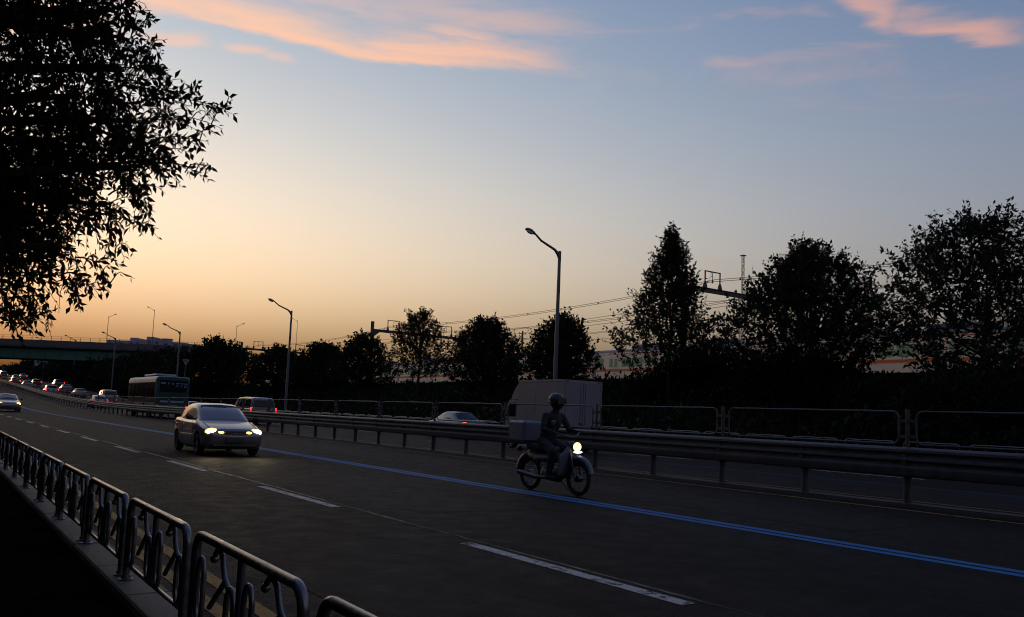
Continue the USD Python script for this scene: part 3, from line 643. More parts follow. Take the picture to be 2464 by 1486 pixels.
def make_car(kind, label, cat, loc, rotz, paint, lights='tail', group=None, detail=1, tail='tail_glow', name=None):
    S = CARS[kind]; t = thing(name or {'hatch': 'hatchback_car', 'sedan': 'sedan_car', 'suv': 'sport_utility_car', 'van': 'minivan'}[kind], label, cat, loc, rotz, group)
    bs = resample(S['body'], 26 if detail else 9); cs = resample(S['cabin'], 22 if detail else 8)
    body = loft(bs, body_ring)
    hw = max(k[1] for k in S['body']); r = S['r']
    bm = manifold3d.Manifold(manifold3d.Mesh(np.asarray(body[0], np.float32), np.asarray(body[1], np.uint32)))
    if detail and bm.status() == manifold3d.Error.NoError and bm.volume() > 0:
        for y in S['ax']:
            cut = manifold3d.Manifold.cylinder(0.30, r + .055, r + .055, 28).rotate((0, 90, 0))
            for sx in (-1, 1):
                bm = bm - cut.translate((sx * hw - 0.15, y, r + .01))
        body = bm
    cab = loft(cs, cabin_ring)
    b = MB(); b.add(*meshkit.arrays(body)[:2])
    b.build('body', paint, t, 32)
    cb = MB(); cb.add(*cab); cb.build('cabin', paint, t, 40)
    def at_y(y):
        k = np.array(S['cabin']); k = k[np.argsort(k[:, 0])]; return [float(np.interp(y, k[:, 0], k[:, c])) for c in range(1, 5)]
    y0, y1, w0, w1, z0, z1 = S['ws']
    MB().patch([(w0, y0, z0), (-w0, y0, z0), (-w1, y1, z1), (w1, y1, z1)], 8, 3, .035, .012).build('windscreen', 'car_glass', t, True)
    y0, y1, w0, w1, z0, z1 = S['rw']
    MB().patch([(-w0, y0, z0), (w0, y0, z0), (w1, y1, z1), (-w1, y1, z1)], 8, 3, .03, .012).build('rear_window', 'car_glass', t, True)
    for sx in (1, -1):
        for (yb, yt, ye) in S['pillars']:
            def P(y, up):
                wb, zb, wt, zt = at_y(y); zz = S['belt'] if not up else zt - .10
                if zz < S['belt'] + .02: zz = S['belt'] + .02
                fr = (zz - zb) / max(zt - .075 - zb, .05)
                return np.array([sx * (wb + (wt + .035 - wb) * min(fr, 1) + .008), y, zz])
            a, bq = min(yt, yb), max(yt, yb)
            front_low, front_up, rear_low, rear_up = P(yb - .06 if yb > yt else yb, 0), P(yt - .05, 1), P(ye + .04, 0), P(ye + .04, 1)
            if yb < -1.3 and yb < yt: rear_low, rear_up = P(ye - .12, 0), P(ye + .12, 1)
            c = [front_low, rear_low, rear_up, front_up] if sx < 0 else [rear_low, front_low, front_up, rear_up]
            MB().patch(c, 5, 3, .008, .004).build('side_window', 'car_glass', t, True)
    for y in S['ax']:
        for sx in (-1, 1): wheel(t, sx * (hw - .105), y, r, .19, 24 if detail else 12, detail)
    yf = max(k[0] for k in S['body']); yr = min(k[0] for k in S['body'])
    zl = S['body'][1][3] - .04
    zt_ = S['body'][-2][3] - .14
    fr = {k[0]: k for k in S['body']}
    # rear lamps on the corners of the tail
    for sx in (-1, 1):
        wr_ = S['body'][-2][1]
        m = MB()
        if kind in ('suv', 'van'):
            m.box(-.07, .07, -.05, .05, -.16, .16, at=(sx * (wr_ - .03), yr + .09, zt_), bevel=.02)
        else:
            m.ball((sx * (wr_ - .10), yr + .055, zt_ - .01), (.15, .075, .075), 2)
        m.build('tail_light', tail if lights == 'tail' else 'tail_off', t, 60)
    if kind == 'van' and lights == 'tail':
        for sx in (-1, 1): MB().box(-.08, .08, -.03, .03, -.05, .05, at=(sx * .74, yr - .004, .60), bevel=.015).build('tail_light', tail, t, 60)
    MB().box(-.26, .26, yr - .012, yr + .03, zt_ - .28 if kind != 'sedan' else zt_ - .22, zt_ - .16 if kind != 'sedan' else zt_ - .10, bevel=.005).build('licence_plate', 'plate', t, False)
    if detail:
        for sx in (-1, 1):
            ym = S['ws'][0] - .12
            wbm = at_y(ym)[0]
            m = MB(); m.ball((sx * (hw + .085), ym, S['belt'] + .035), (.095, .055, .068), 2); m.cyl((sx * (wbm - .0), ym - .02, S['belt'] - .01), (sx * (hw + .03), ym, S['belt'] + .01), .022, 8)
            m.build('wing_mirror', 'plastic', t, 60)
        # dark sill, door seams, rubbing strip
        m = MB(); m.box(-hw * .78, hw * .78, S['ax'][1] + r + .08, S['ax'][0] - r - .08, .15, .21); m.build('underbody', 'plastic', t, False)
        for sx in (-1, 1):
            MB().box(-.012, .006, S['ax'][1] + r + .12, S['ax'][0] - r - .12, .50, .555, at=(sx * (hw - .001), 0, 0), bevel=.004).build('side_moulding', 'plastic' if paint != 'silver_paint' else 'grey_body', t, False)
            for ys_ in (S['pillars'][0][2], S['pillars'][0][0] + .12, S['pillars'][1][2] - .02):
                MB().box(-.004, .0025, ys_ - .006, ys_ + .006, .34, S['belt'] - .06, at=(sx * (hw - .0005), 0, 0)).build('door_seam', 'plastic', t, False)
            for ys_ in (S['pillars'][0][2] + .16, S['pillars'][1][2] + .14):
                MB().box(-.01, .016, ys_ - .09, ys_ + .09, .80, .83, at=(sx * (hw - .006), 0, 0), bevel=.006).build('door_handle', paint, t, False)
    return t, S, yf


# the oncoming hatchback
hb, S, yf = make_car('hatch', 'silver hatchback driving towards the camera with both headlamps lit', 'car', (6.45, 22.95, 0), PI - 0.035, 'silver_paint', 'head', name='hatchback_car')
UsdGeom.Xformable(hb).AddScaleOp().Set(Gf.Vec3f(.875, .90, .895))
for sx in (-1, 1):
    h_ = MB().ball((sx * .60, 1.95, .665), (.19, .125, .105), 3).build('headlight', 'headlamp_rim', hb, True)
    MB().ball((sx * .625, 2.035, .665), (.125, .065, .075), 3).build('lamp_core', 'headlamp_glow', h_, True)
    MB().ball((sx * .385, 2.08, .635), (.115, .055, .058), 3).build('side_light', 'side_glow', hb, True)
    lamp = UsdLux.DiskLight.Define(stage, f'{hb.GetPath()}/{numbered("low_beam", str(hb.GetPath()))}')
    lamp.CreateRadiusAttr(.06); lamp.CreateIntensityAttr(16.0); lamp.CreateColorAttr(Gf.Vec3f(1.0, .78, .45))
    lamp.AddTranslateOp().Set(Gf.Vec3d(sx * .62, 2.27, .64)); lamp.AddRotateXYZOp().Set(Gf.Vec3f(90 - 24, 0, 0))
m = MB(); m.box(-.30, .30, 2.06, 2.165, .575, .70, bevel=.025); gp = m.build('grille', 'plastic', hb, False)
for z in (.612, .648): MB().box(-.285, .285, 2.155, 2.176, z - .009, z + .009).build('grille_bar', 'rim', gp, False)
MB().ball((0, 2.175, .632), (.055, .012, .02), 2).build('badge', 'rim', gp, True)
MB().box(-.25, .25, 2.13, 2.185, .40, .51, bevel=.008).build('licence_plate', 'plate', hb, False, label='dim front licence plate under the grille')
MB().box(-.60, .60, 2.02, 2.152, .27, .375, bevel=.02).build('bumper_intake', 'plastic', hb, False)
MB().box(-.74, .74, 1.86, 2.02, .20, .27, bevel=.02).build('bumper_lip', 'plastic', hb, False)
for sx in (-1, 1): MB().cyl((sx * .05, .90, .965), (sx * .05 + .48, .80, .985), .009, 6).build('wiper', 'plastic', hb, False)
sv = []
for sx in (-1, 1): MB().tube([(sx * .66, 1.93, .775), (sx * .665, 1.4, .872), (sx * .69, .95, .925)], .006, 5).build('bonnet_seam', 'plastic', hb, False)

sd, S, yf = make_car('sedan', 'pale sedan coming round the bend at the left edge with yellow headlamps', 'car', on(5.75, 81.0, 0), PI, 'silver_paint', 'head')
for sx in (-1, 1): MB().ball((sx * .63, 2.09, .655), (.17, .09, .10), 2).build('headlight', 'yellow_glow', sd, True)
MB().box(-.35, .35, 2.10, 2.235, .56, .66, bevel=.02).build('grille', 'plastic', sd, False)
MB().box(-.25, .25, 2.2, 2.27, .40, .50, bevel=.01).build('licence_plate', 'plate', sd, False)
MB().box(-.70, .70, 1.95, 2.12, .18, .33, bevel=.02).build('bumper_lip', 'plastic', sd, False)


def y_for(px, py, X):
    """Where along the road a lane at X is seen in the direction of a point."""
    d = toward(px, py); Y = X * d[1] / d[0]
    for _ in range(60): Y = 0.5 * Y + 0.5 * (X + float(bend(Y))) * d[1] / d[0]
    return Y


S_ = 1 / 1.3247
L1, L2, L3 = 16.95, 20.7, 24.1
# (kind, paint, lane, column in the photograph, lamps, label)
traffic = [('sedan', 'white_body', L2, 254, 'tail_off', 'white sedan alone in the queue, left of the dull white hatch and the high van'),
           ('hatch', 'white_body', L1, 316, 'tail_dim', 'white hatchback with dim tail lamps below the tall van, left of the bus'),
           ('van', 'grey_body', L2, 345, 'tail_dim', 'tall pale minivan beside the dim-lamped white hatchback, left of the bus'),
           ('sedan', 'grey_body', L2, 617, 'tail_dim', 'dark grey sedan half hidden right of the green bus'),
           ('sedan', 'silver_paint', L2 + 1.2, 210, 'tail_off', 'silver sedan without lit lamps right of the bright-lamped estate'),
           ('suv', 'white_body', L1, 162, 'tail_glow', 'white estate with two bright red brake lamps in the far queue'),
           ('suv', 'dark_body', L3, 184, 'tail_glow', 'dark car with a pale roof just behind the bright-lamped white estate'),
           ('sedan', 'black_body', L2, 114, 'tail_glow', 'black sedan with red lamps right of the silver unlit sedan in the far queue'),
           ('sedan', 'white_body', L1, 86, 'tail_off', 'pale unlit sedan in the far queue left of the black sedan'),
           ('sedan', 'dark_body', L1, 47, 'tail_glow', 'lower of the two dark cars with paired red lamps near the left edge'),
           ('sedan', 'dark_body', L2, 48, 'tail_glow', 'upper of the two dark cars with paired red lamps near the left edge'),
           ('sedan', 'grey_body', L3 + 1.0, 70, 'tail_glow', 'farthest car with red lamps on the climb under the bridge'),
           ('suv', 'black_body', L2 - 0.5, 6, 'tail_glow', 'black car with red lamps cut by the left edge of the picture')]
for kind, paint, lane, px, lamp, lab in traffic:
    Y = y_for(px * S_, 925, lane)
    rz = math.atan2(float(bend(Y + 3) - bend(Y - 3)), 6.0)
    make_car(kind, lab, 'van' if kind == 'van' else 'car', on(lane, Y), -rz, paint, 'tail' if lamp != 'tail_off' else 'off', None, 0, lamp)
vn, S, yf = make_car('van', 'dark minivan with four red tail lamps behind the barrier near the second lamp', 'van', (19.3, 60.0, 0), 0, 'dark_body', 'tail', None, 1, 'tail_glow')
bl, S, yf = make_car('sedan', 'grey sedan with one orange-red lamp passing in front of the box truck', 'car', (23.9, 40.0, 0), 0, 'grey_body', 'off', None, 1, 'tail_off')
MB().box(-.10, .14, -.035, .03, -.045, .045, at=(-.66, -2.26, .83), bevel=.012).build('lit_lamp', 'amber_glow', bl, False)

# ------------------------------------------------------------------ city bus
bus = thing('city_bus', 'green city bus with a pale roof edge queuing behind the barrier', 'bus', (16.45, 77.0, 0), 0)
UsdGeom.Xformable(bus).AddScaleOp().Set(Gf.Vec3f(1.05, 1.05, 1.05))
BL, BW, BH = 10.8, 2.46, 3.2        # its tail is at y = -5.4
def bus_ring(s):
    y, w, z0, z1 = s; r = 0.26
    q = [(w - .04, z0), (w, z0 + .1), (w, z1 - r)] + [(w - r + r * math.cos(a), z1 - r + r * math.sin(a)) for a in np.linspace(.3, PI / 2, 5)] + [(0, z1 + .03)]
    return [(x, y, z) for x, z in q] + [(-x, y, z) for x, z in q[-2::-1]]
v, f = loft([(-5.40, 1.10, .42, 3.05), (-5.36, 1.19, .36, 3.14), (-5.2, 1.23, .34, 3.2), (0, 1.23, .34, 3.2), (5.1, 1.23, .34, 3.2), (5.35, 1.18, .36, 3.12), (5.4, 1.08, .42, 3.0)], bus_ring)
obj('body', (v, f), 'bus_green', bus, 40)
for sx in (-1, 1):
    # the pale cove along the roof edge, bent over the shoulder
    q = [(1.238, 2.76), (1.236, 2.94), (1.21, 3.05), (1.14, 3.15), (1.02, 3.205)]
    vv = np.array([(sx * x, y, z) for y in (-5.12, 5.1) for x, z in q]); i0 = np.arange(4); ff = np.stack([i0, i0 + 1, 5 + i0 + 1, 5 + i0], 1)
    obj('roof_cove', (vv, ff if sx > 0 else ff[:, ::-1]), 'bus_roof', bus, 40)
    for k in range(6):
        MB().patch([(sx * 1.240, -4.9 + k * 1.62, 1.55), (sx * 1.240, -3.38 + k * 1.62, 1.55), (sx * 1.240, -3.38 + k * 1.62, 2.70), (sx * 1.240, -4.9 + k * 1.62, 2.70)][::sx], 1, 1).build('side_window', 'car_glass', bus, False)
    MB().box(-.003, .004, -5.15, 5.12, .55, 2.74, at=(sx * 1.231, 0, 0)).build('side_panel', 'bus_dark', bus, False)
    MB().box(-.006, .006, -5.15, 5.1, 1.10, 1.18, at=(sx * 1.236, 0, 0)).build('side_band', 'bus_white', bus, False)
    for y in (-2.9, 2.9): wheel(bus, sx * 1.1, y, .46, .26, 16)
    MB().box(-.12, .12, -.03, .03, -.09, .09, at=(sx * 1.08, -5.415, .86), bevel=.02).build('tail_light', 'tail_glow', bus, False)
m = MB(); m.box(-.80, .80, -2.9, 1.6, 3.22, 3.46, bevel=.12); m.build('roof_unit', 'bus_white', bus, False)
rw = MB().box(-.98, .98, -5.425, -5.40, 2.02, 2.92, bevel=.008).build('rear_window', 'car_glass', bus, False)
v, f, _ = meshkit.arrays(meshkit.text_mesh('72', 0.30, 0.01, True)); obj('route_number', (np.stack([v[:, 0] + .44, -5.428 - v[:, 2], v[:, 1] + 2.42], 1), f[:, ::-1]), 'bus_text', rw, False)
for (x, w, z, h) in ((-.92, .34, 2.60, .16), (-.44, .12, 2.60, .13), (-.14, .14, 2.60, .13), (.18, .22, 2.64, .10), (.14, .26, 2.47, .06)):
    MB().box(x, x + w, -5.432, -5.424, z, z + h).build('destination_strip', 'bus_text', rw, False)
MB().box(-.90, .90, -5.415, -5.40, 1.22, 1.36, bevel=.005).build('rear_band', 'bus_white', bus, False)
MB().box(-1.0, 1.0, -5.412, -5.40, 1.45, 1.95, bevel=.004).build('engine_cover', 'bus_side', bus, False)
MB().box(-.26, .26, -5.43, -5.405, .62, .74, bevel=.004).build('licence_plate', 'plate', bus, False)
MB().box(-1.15, 1.15, -5.46, -5.3, .38, .54, bevel=.03).build('rear_bumper', 'plastic', bus, False)

# ------------------------------------------------------------------ box truck
tk = thing('box_truck', 'small white box truck with a curved cab deflector behind the motorbike', 'truck', (21.0, 27.0, 0), 0)
MB().box(-.95, .95, -1.55, 1.45, .95, 2.74, bevel=.02).build('cargo_box', 'box_white', tk, False)
for sx in (-1, 1):
    MB().box(-.02, .02, -1.56, 1.46, 2.69, 2.765, at=(sx * .945, 0, 0), bevel=.006).build('roof_trim', 'box_trim', tk, False)
    MB().box(-.022, .022, -1.572, -1.53, .94, 2.70, at=(sx * .94, 0, 0)).build('corner_trim', 'box_trim', tk, False)
    d = MB(); d.box(.012 if sx > 0 else -.90, .90 if sx > 0 else -.012, -1.578, -1.552, 1.0, 2.66, bevel=.008); dr = d.build('rear_door', 'box_white', tk, False)
    MB().cyl((sx * .12, -1.60, 1.05), (sx * .12, -1.60, 2.6), .014, 6).build('lock_rod', 'box_trim', dr, False)
    MB().box(-.09, .09, -.03, .03, -.06, .06, at=(sx * .78, -1.6, .78), bevel=.01).build('tail_light', 'tail_off', tk, False)
    for y in (-.9, 2.0): wheel(tk, sx * .74, y, .33, .22, 20)
    MB().ball((sx * 1.02, 2.42, 1.55), (.05, .08, .14), 1).build('wing_mirror', 'plastic', tk, 60)
    MB().box(-.01, .01, -1.5, 1.4, .62, .66, at=(sx * .88, 0, 0)).build('side_guard', 'box_trim', tk, False)
for sx in (-1, 1):
    for y in (-.95, -.35, .25, .85): MB().box(-.003, .006, y - .012, y + .012, 1.0, 2.68, at=(sx * .95, 0, 0)).build('panel_rib', 'box_trim', tk, False)
    MB().box(-.02, .015, -1.55, 1.45, .93, 1.0, at=(sx * .945, 0, 0), bevel=.005).build('base_rail', 'box_trim', tk, False)
    MB().box(-.12, .12, -.006, .006, .25, .60, at=(sx * .74, -1.32, 0)).build('mud_flap', 'rubber', tk, False)
    for z in (1.25, 1.85, 2.45): MB().box(-.05, .05, -.02, .02, -.03, .03, at=(sx * .90, -1.585, z), bevel=.006).build('hinge', 'box_trim', tk, False)
    MB().box(-.004, .006, 1.70, 1.712, .75, 1.95, at=(sx * .83, 0, 0)).build('door_seam', 'plastic', tk, False)
    MB().box(-.004, .012, 1.78, 1.92, 1.18, 1.21, at=(sx * .832, 0, 0), bevel=.004).build('door_handle', 'plastic', tk, False)
    MB().box(-.05, .05, -.012, .012, -.022, .022, at=(sx * .8, -1.585, 2.715), bevel=.005).build('marker_light', 'tail_off', tk, False)
MB().box(-.6, .6, -1.68, -1.60, .48, .60, bevel=.02).build('rear_bumper', 'plastic', tk, False)
MB().box(-.22, .22, -1.69, -1.675, .62, .74).build('licence_plate', 'plate', tk, False)
MB().box(-.95, .95, -1.575, -1.55, 2.665, 2.765).build('rear_header', 'box_trim', tk, False)
MB().box(-.40, .40, -1.6, 2.3, .5, .93).build('chassis', 'plastic', tk, False)
MB().prism([(1.55, .55), (2.55, .55), (2.62, .9), (2.58, 1.25), (2.30, 1.92), (2.15, 1.98), (1.58, 1.98)], -.83, .83).build('cab', 'cab_white', tk, 20)
MB().patch([(.72, 2.585, 1.30), (-.72, 2.585, 1.30), (-.66, 2.335, 1.88), (.66, 2.335, 1.88)], 6, 2, .03, .01).build('windscreen', 'car_glass', tk, True)
for sx in (-1, 1): MB().prism([(1.75, 1.28), (2.46, 1.28), (2.24, 1.82), (1.75, 1.86)], sx * .832 - .004, sx * .832 + .004).build('side_window', 'car_glass', tk, False)
prof = [(1.48, 2.0), (2.12, 2.0), (2.02, 2.2), (1.86, 2.42), (1.66, 2.62), (1.48, 2.72)]
MB().prism(prof, -.82, .82).build('wind_deflector', 'cab_white', tk, 30)
for sx in (-1, 1): MB().ball((sx * .62, 2.6, .80), (.13, .05, .08), 2).build('headlight', 'lamp_glass', tk, True)

# ------------------------------------------------------------------ motorbike and rider
BX, BY = 8.95, 11.55
mb = thing('motorcycle', 'light delivery motorbike with a bright headlamp in front of the guardrail', 'motorcycle', (BX, BY, 0), PI + 0.06)
def bike_wheel(y, steer=None):
    p = MB(); a = np.linspace(0, 2 * PI, 28, endpoint=False); r = .285
    p.tube(np.stack([np.zeros(28), y + .25 * np.cos(a), r + .25 * np.sin(a)], 1), .036, 8, closed=True); w = p.build('wheel', 'rubber', mb, 60)
    q = MB(); q.tube(np.stack([np.zeros(28), y + .215 * np.cos(a), r + .215 * np.sin(a)], 1), .012, 6, closed=True)
    for k in range(9):
        t = k * 2 * PI / 9; q.cyl((0, y, r), (0, y + .21 * math.cos(t), r + .21 * math.sin(t)), .005, 4)
    q.lathe([(0, -.05), (.06, -.05), (.06, .05), (0, .05)], 'x', 14, (0, y, r)); q.build('rim', 'chrome', w, 40)
bike_wheel(.62); bike_wheel(-.62)
for sx in (-1, 1): MB().tube([(sx * .075, .62, .285), (sx * .075, .50, .62), (sx * .07, .42, .86)], .021, 8).build('fork', 'chrome', mb, 60)
MB().tube([(0, .62 + .31 * math.cos(a), .285 + .33 * math.sin(a)) for a in np.linspace(.25, 2.5, 10)], [.05] * 10, 8).build('front_fender', 'bike_white', mb, 60)
MB().tube([(0, -.62 + .33 * math.cos(a), .285 + .34 * math.sin(a)) for a in np.linspace(.7, 3.0, 10)], [.06] * 10, 8).build('rear_fender', 'bike_dark', mb, 60)
hull = manifold3d.Manifold.hull_points
def pts_hull(spheres):
    return manifold3d.Manifold.batch_hull([manifold3d.Manifold.sphere(r, 16).translate(tuple(map(float, c))) for c, r in spheres])
obj('leg_shield', pts_hull([((.20, .38, .62), .03), ((-.20, .38, .62), .03), ((.16, .30, .34), .03), ((-.16, .30, .34), .03), ((0, .46, .80), .07)]), 'bike_white', mb, 40)
obj('engine', pts_hull([((0, .10, .30), .12), ((0, -.18, .32), .12), ((0, .22, .36), .07)]), 'bike_dark', mb, 40)
obj('frame_body', pts_hull([((0, .30, .60), .06), ((0, -.05, .56), .08), ((0, -.60, .62), .08), ((.09, -.35, .56), .05), ((-.09, -.35, .56), .05)]), 'bike_white', mb, 40)
obj('seat', pts_hull([((.07, .02, .73), .05), ((-.07, .02, .73), .05), ((.10, -.55, .76), .055), ((-.10, -.55, .76), .055)]), 'seat_black', mb, 40)
MB().box(-.24, .24, -1.02, -.56, .82, 1.20, bevel=.04).build('delivery_box', 'bike_white', mb, 30)
MB().box(-.16, .16, -.98, -.5, .79, .82).build('carrier', 'chrome', mb, False)
MB().tube([(.33, .20, 1.02), (.30, .28, 1.03), (.14, .40, .98), (0, .42, .95), (-.14, .40, .98), (-.30, .28, 1.03), (-.33, .20, 1.02)], .013, 8).build('handlebar', 'bike_dark', mb, 60)
hd = obj('headlight', pts_hull([((0, .50, .80), .085), ((0, .43, .82), .07)]), 'bike_dark', mb, 40)
MB().ball((0, .565, .80), (.085, .035, .075), 3).build('lens', 'bike_glow', hd, True)
MB().ball((0, .585, .715), (.10, .02, .02), 2).build('position_light', 'white_glow', mb, True)
for sx in (-1, 1):
    MB().ball((sx * .31, .30, 1.19), (.055, .012, .04), 1).cyl((sx * .27, .30, 1.03), (sx * .31, .30, 1.17), .006, 5).build('mirror', 'bike_dark', mb, 60)
    MB().ball((sx * .15, -1.03, .72), (.03, .02, .03), 1).build('indicator', 'tail_off', mb, True)
MB().ball((0, -.93, .70), (.08, .04, .05), 2).build('tail_light', 'tail_off', mb, True)
MB().tube([(.16, .15, .26), (.17, -.3, .25), (.17, -.75, .30)], [.03, .04, .045], 8).build('exhaust', 'chrome', mb, 60)
MB().cyl((-.03, .12, .22), (-.22, .22, .02), .012, 6).build('side_stand', 'bike_dark', mb, 60)

per = thing('person', 'rider in dark jacket and dark helmet sitting on the motorbike, hands on the bars', 'person', (BX, BY, 0), PI + 0.06)
def chain(parts, step=.016, iters=8):
    tot = None
    for a, ra, b, rb in parts:
        h = pts_hull([(a, ra), (b, rb)]); tot = h if tot is None else tot + h
    m = tot.refine_to_length(step).to_mesh(); tm = trimesh.Trimesh(m.vert_properties[:, :3], m.tri_verts, process=False)
    trimesh.smoothing.filter_taubin(tm, iterations=iters); return tm
hip, chest, neck = np.array([0, -.22, .86]), np.array([0, -.06, 1.22]), np.array([0, -.02, 1.38])
parts = [(hip, .145, np.array([0, -.16, 1.02]), .14), (np.array([0, -.16, 1.02]), .14, chest, .15), (np.array([-.15, -.06, 1.28]), .075, np.array([.15, -.06, 1.28]), .075), (chest, .14, np.array([0, -.05, 1.30]), .10), (neck - [0, .01, .06], .065, neck + [0, .03, .07], .06), (neck + [0, .03, .12], .095, neck + [0, .05, .18], .09)]
for s in (-1, 1):
    sh, elb, wr = np.array([s * .19, -.05, 1.29]), np.array([s * .30, .02, 1.07]), np.array([s * .29, .19, 1.045])
    parts += [(sh, .062, elb, .048), (elb, .048, wr, .033), (np.array([s * .1, -.05, 1.29]), .07, sh, .062)]
    hj, kn, an = np.array([s * .09, -.22, .84]), np.array([s * .19, .18, .70]), np.array([s * .17, .06, .34])
    parts += [(hj, .095, kn, .068), (kn, .066, an, .045), (an, .045, an + [0, .03, -.05], .042), (an + [0, -.05, -.06], .036, an + [s * .02, .15, -.07], .03)]
    palm = wr + np.array([s * .005, .045, -.005]); parts += [(wr, .032, palm, .034)]
    for q in range(4):
        bx = palm + np.array([s * (-.03 + q * .02), .035, .012]); L_ = (.030, .034, .032, .026)[q]
        parts += [(palm + [s * (-.02 + q * .014), .01, .005], .012, bx, .0095), (bx, .0095, bx + [0, .012, -L_], .009), (bx + [0, .012, -L_], .009, bx + [0, -.018, -L_ - .012], .008)]
    th = palm + np.array([-s * .035, .0, -.012]); parts += [(palm + [-s * .015, -.02, 0], .014, th, .011), (th, .011, th + [0, .03, -.016], .009)]
obj('body', chain(parts, .02), 'jacket', per, True)
hel = obj('helmet', pts_hull([((0, .02, 1.55), .135), ((0, -.02, 1.57), .13), ((0, .07, 1.50), .085)]), 'helmet', per, 60)
MB().patch([(.10, .145, 1.50), (-.10, .145, 1.50), (-.095, .135, 1.60), (.095, .135, 1.60)], 8, 3, .03, .012).build('visor', 'car_glass', hel, True)
tr = []
for s in (-1, 1):
    hj, kn, an = np.array([s * .09, -.22, .85]), np.array([s * .19, .18, .70]), np.array([s * .17, .07, .36])
    tr += [(hj, .102, kn, .076), (kn, .074, an, .056)]
obj('trousers', chain(tr, .025, 4), 'trousers', per, True)

# ------------------------------------------------------------------ trees
def leaves(P, D, size, r, fold=0.25, slim=0.45):
    """One folded four-cornered leaf at every point P, growing along D."""
    n = len(P); D = D / np.maximum(np.linalg.norm(D, axis=1, keepdims=True), 1e-9)
    a = r.normal(size=(n, 3)); S = np.cross(D, a); S /= np.maximum(np.linalg.norm(S, axis=1, keepdims=True), 1e-9); N = np.cross(S, D)
    L = (size * (0.45 + 1.05 * r.random(n)))[:, None]; W = L * slim * 0.5
    mid = P + D * L * 0.45 + N * L * fold * 0.3
    v = np.stack([P, mid - S * W, P + D * L - N * L * fold * 0.25, mid + S * W], 1).reshape(-1, 3)
    i = np.arange(n)[:, None] * 4
    return v, np.vstack([i + [0, 1, 2], i + [0, 2, 3]])


def tree_mesh(height, radius, crown0, seed, shoots=520, per=20, leaf=0.19, shape=0.0, up=0.6, lean=(0, 0), trunk=0.16, spike=0.0, shoot_len=0.9, hollow=0.55):
    """Returns (trunk mesh, limb mesh, leaf vertices and faces) with the base at the origin. shape>0: pointed top."""
    r = np.random.default_rng(seed); top = height; h = top - crown0
    tr, lb = MB(), MB()
    lean = np.array([lean[0], lean[1], 0])
    zt = [0, crown0 * .5, crown0, crown0 + h * .35, crown0 + h * .7]
    wob = np.cumsum(r.normal(0, .05, (5, 2)), 0) * np.array([0, .5, 1, 1.5, 2])[:, None]
    tp = np.array([[wob[i, 0] + lean[0] * z / top, wob[i, 1] + lean[1] * z / top, z] for i, z in enumerate(zt)])
    tr.tube(tp, np.array([1.15, .9, .78, .5, .2]) * trunk, 8)
    def R(t, az):            # crown radius at relative height t
        base = np.sin(np.clip(t, 0, 1) ** (0.62 + 0.0 * t) * PI) ** 0.62 if shape < .5 else np.minimum((1 - np.clip(t, 0, 1)) ** 1.1, 0.76) * np.minimum(1, t / .12 + .45)
        lump = 0.72 + 0.56 * meshkit.noise(np.stack([np.cos(az) * 1.6 + 7, np.sin(az) * 1.6 + 3, t * 3.2], -1), seed)
        return radius * base * lump
    limbs = []
    nl = 16
    for k in range(nl):
        az = k * 2.4 + r.normal(0, .3); t0 = .02 + .55 * k / nl; z0 = crown0 + h * t0 * .8
        p0 = np.array([np.interp(z0, tp[:, 2], tp[:, 0]), np.interp(z0, tp[:, 2], tp[:, 1]), z0])
        t1 = min(t0 + .22 + .25 * up * r.random(), .97); rr = float(R(np.array(t1), np.array(az))) * .85
        p3 = np.array([lean[0] * t1 + rr * math.cos(az), lean[1] * t1 + rr * math.sin(az), crown0 + h * t1])
        p1 = p0 + (p3 - p0) * np.array([.45, .45, .25]); p2 = p0 + (p3 - p0) * np.array([.8, .8, .65])
        c = [p0, p1, p2, p3]; limbs.append(np.array(c)); lb.tube(c, np.array([.42, .28, .16, .05]) * trunk, 5)
    # shoots
    t = r.beta(1.6, 1.5, shoots); az = r.random(shoots) * 2 * PI; q = r.random(shoots) ** hollow
    rad = R(t, az) * q
    O = np.stack([lean[0] * t + rad * np.cos(az), lean[1] * t + rad * np.sin(az), crown0 + h * t], 1)
    D = np.stack([np.cos(az), np.sin(az), np.zeros(shoots)], 1) * (0.75 * q[:, None]) + np.array([0, 0, up]) + r.normal(0, .35, (shoots, 3))
    if spike:
        near_top = (t > .45); D[near_top, 2] += spike
    D /= np.linalg.norm(D, axis=1, keepdims=True)
    Ls = shoot_len * (0.45 + 0.9 * r.random(shoots)) * (0.6 + .4 * q)
    segs = np.vstack([c[i] + (c[i + 1] - c[i]) * w for c in limbs for i in (1, 2) for w in (0, .5, 1.0)])
    for k in range(0, shoots, 3):
        j = np.argmin(((segs - O[k]) ** 2).sum(1) + 3 * np.maximum(segs[:, 2] - O[k, 2], 0) ** 2)
        lb.tube([segs[j], (segs[j] + O[k]) / 2 + [0, 0, .08], O[k], O[k] + D[k] * Ls[k]], np.array([.10, .075, .05, .02]) * trunk, 3, caps=False)
    u = (np.arange(per) + .5) / per
    P = O[:, None, :] + D[:, None, :] * (Ls[:, None] * u)[..., None]
    P[..., 2] -= (u ** 2 * .10)[None] * Ls[:, None]
    P = P + r.normal(0, .035, P.shape)
    side = r.normal(0, .75, P.shape) + D[:, None, :] * .55 + np.array([0, 0, -.15])
    lv = leaves(P.reshape(-1, 3), side.reshape(-1, 3), leaf, r, slim=.52)
    return tr, lb, lv


def plant_tree(name, label, loc, group=None, **kw):
    t = thing(name, label, 'tree', loc, 0, group)
    tr, lb, lv = tree_mesh(**kw)
    tr.build('trunk', 'bark', t, 60); lb.build('branches', 'bark', t, False)
    obj('crown', lv, 'leaf_far', t, False, 'stuff')
    return t


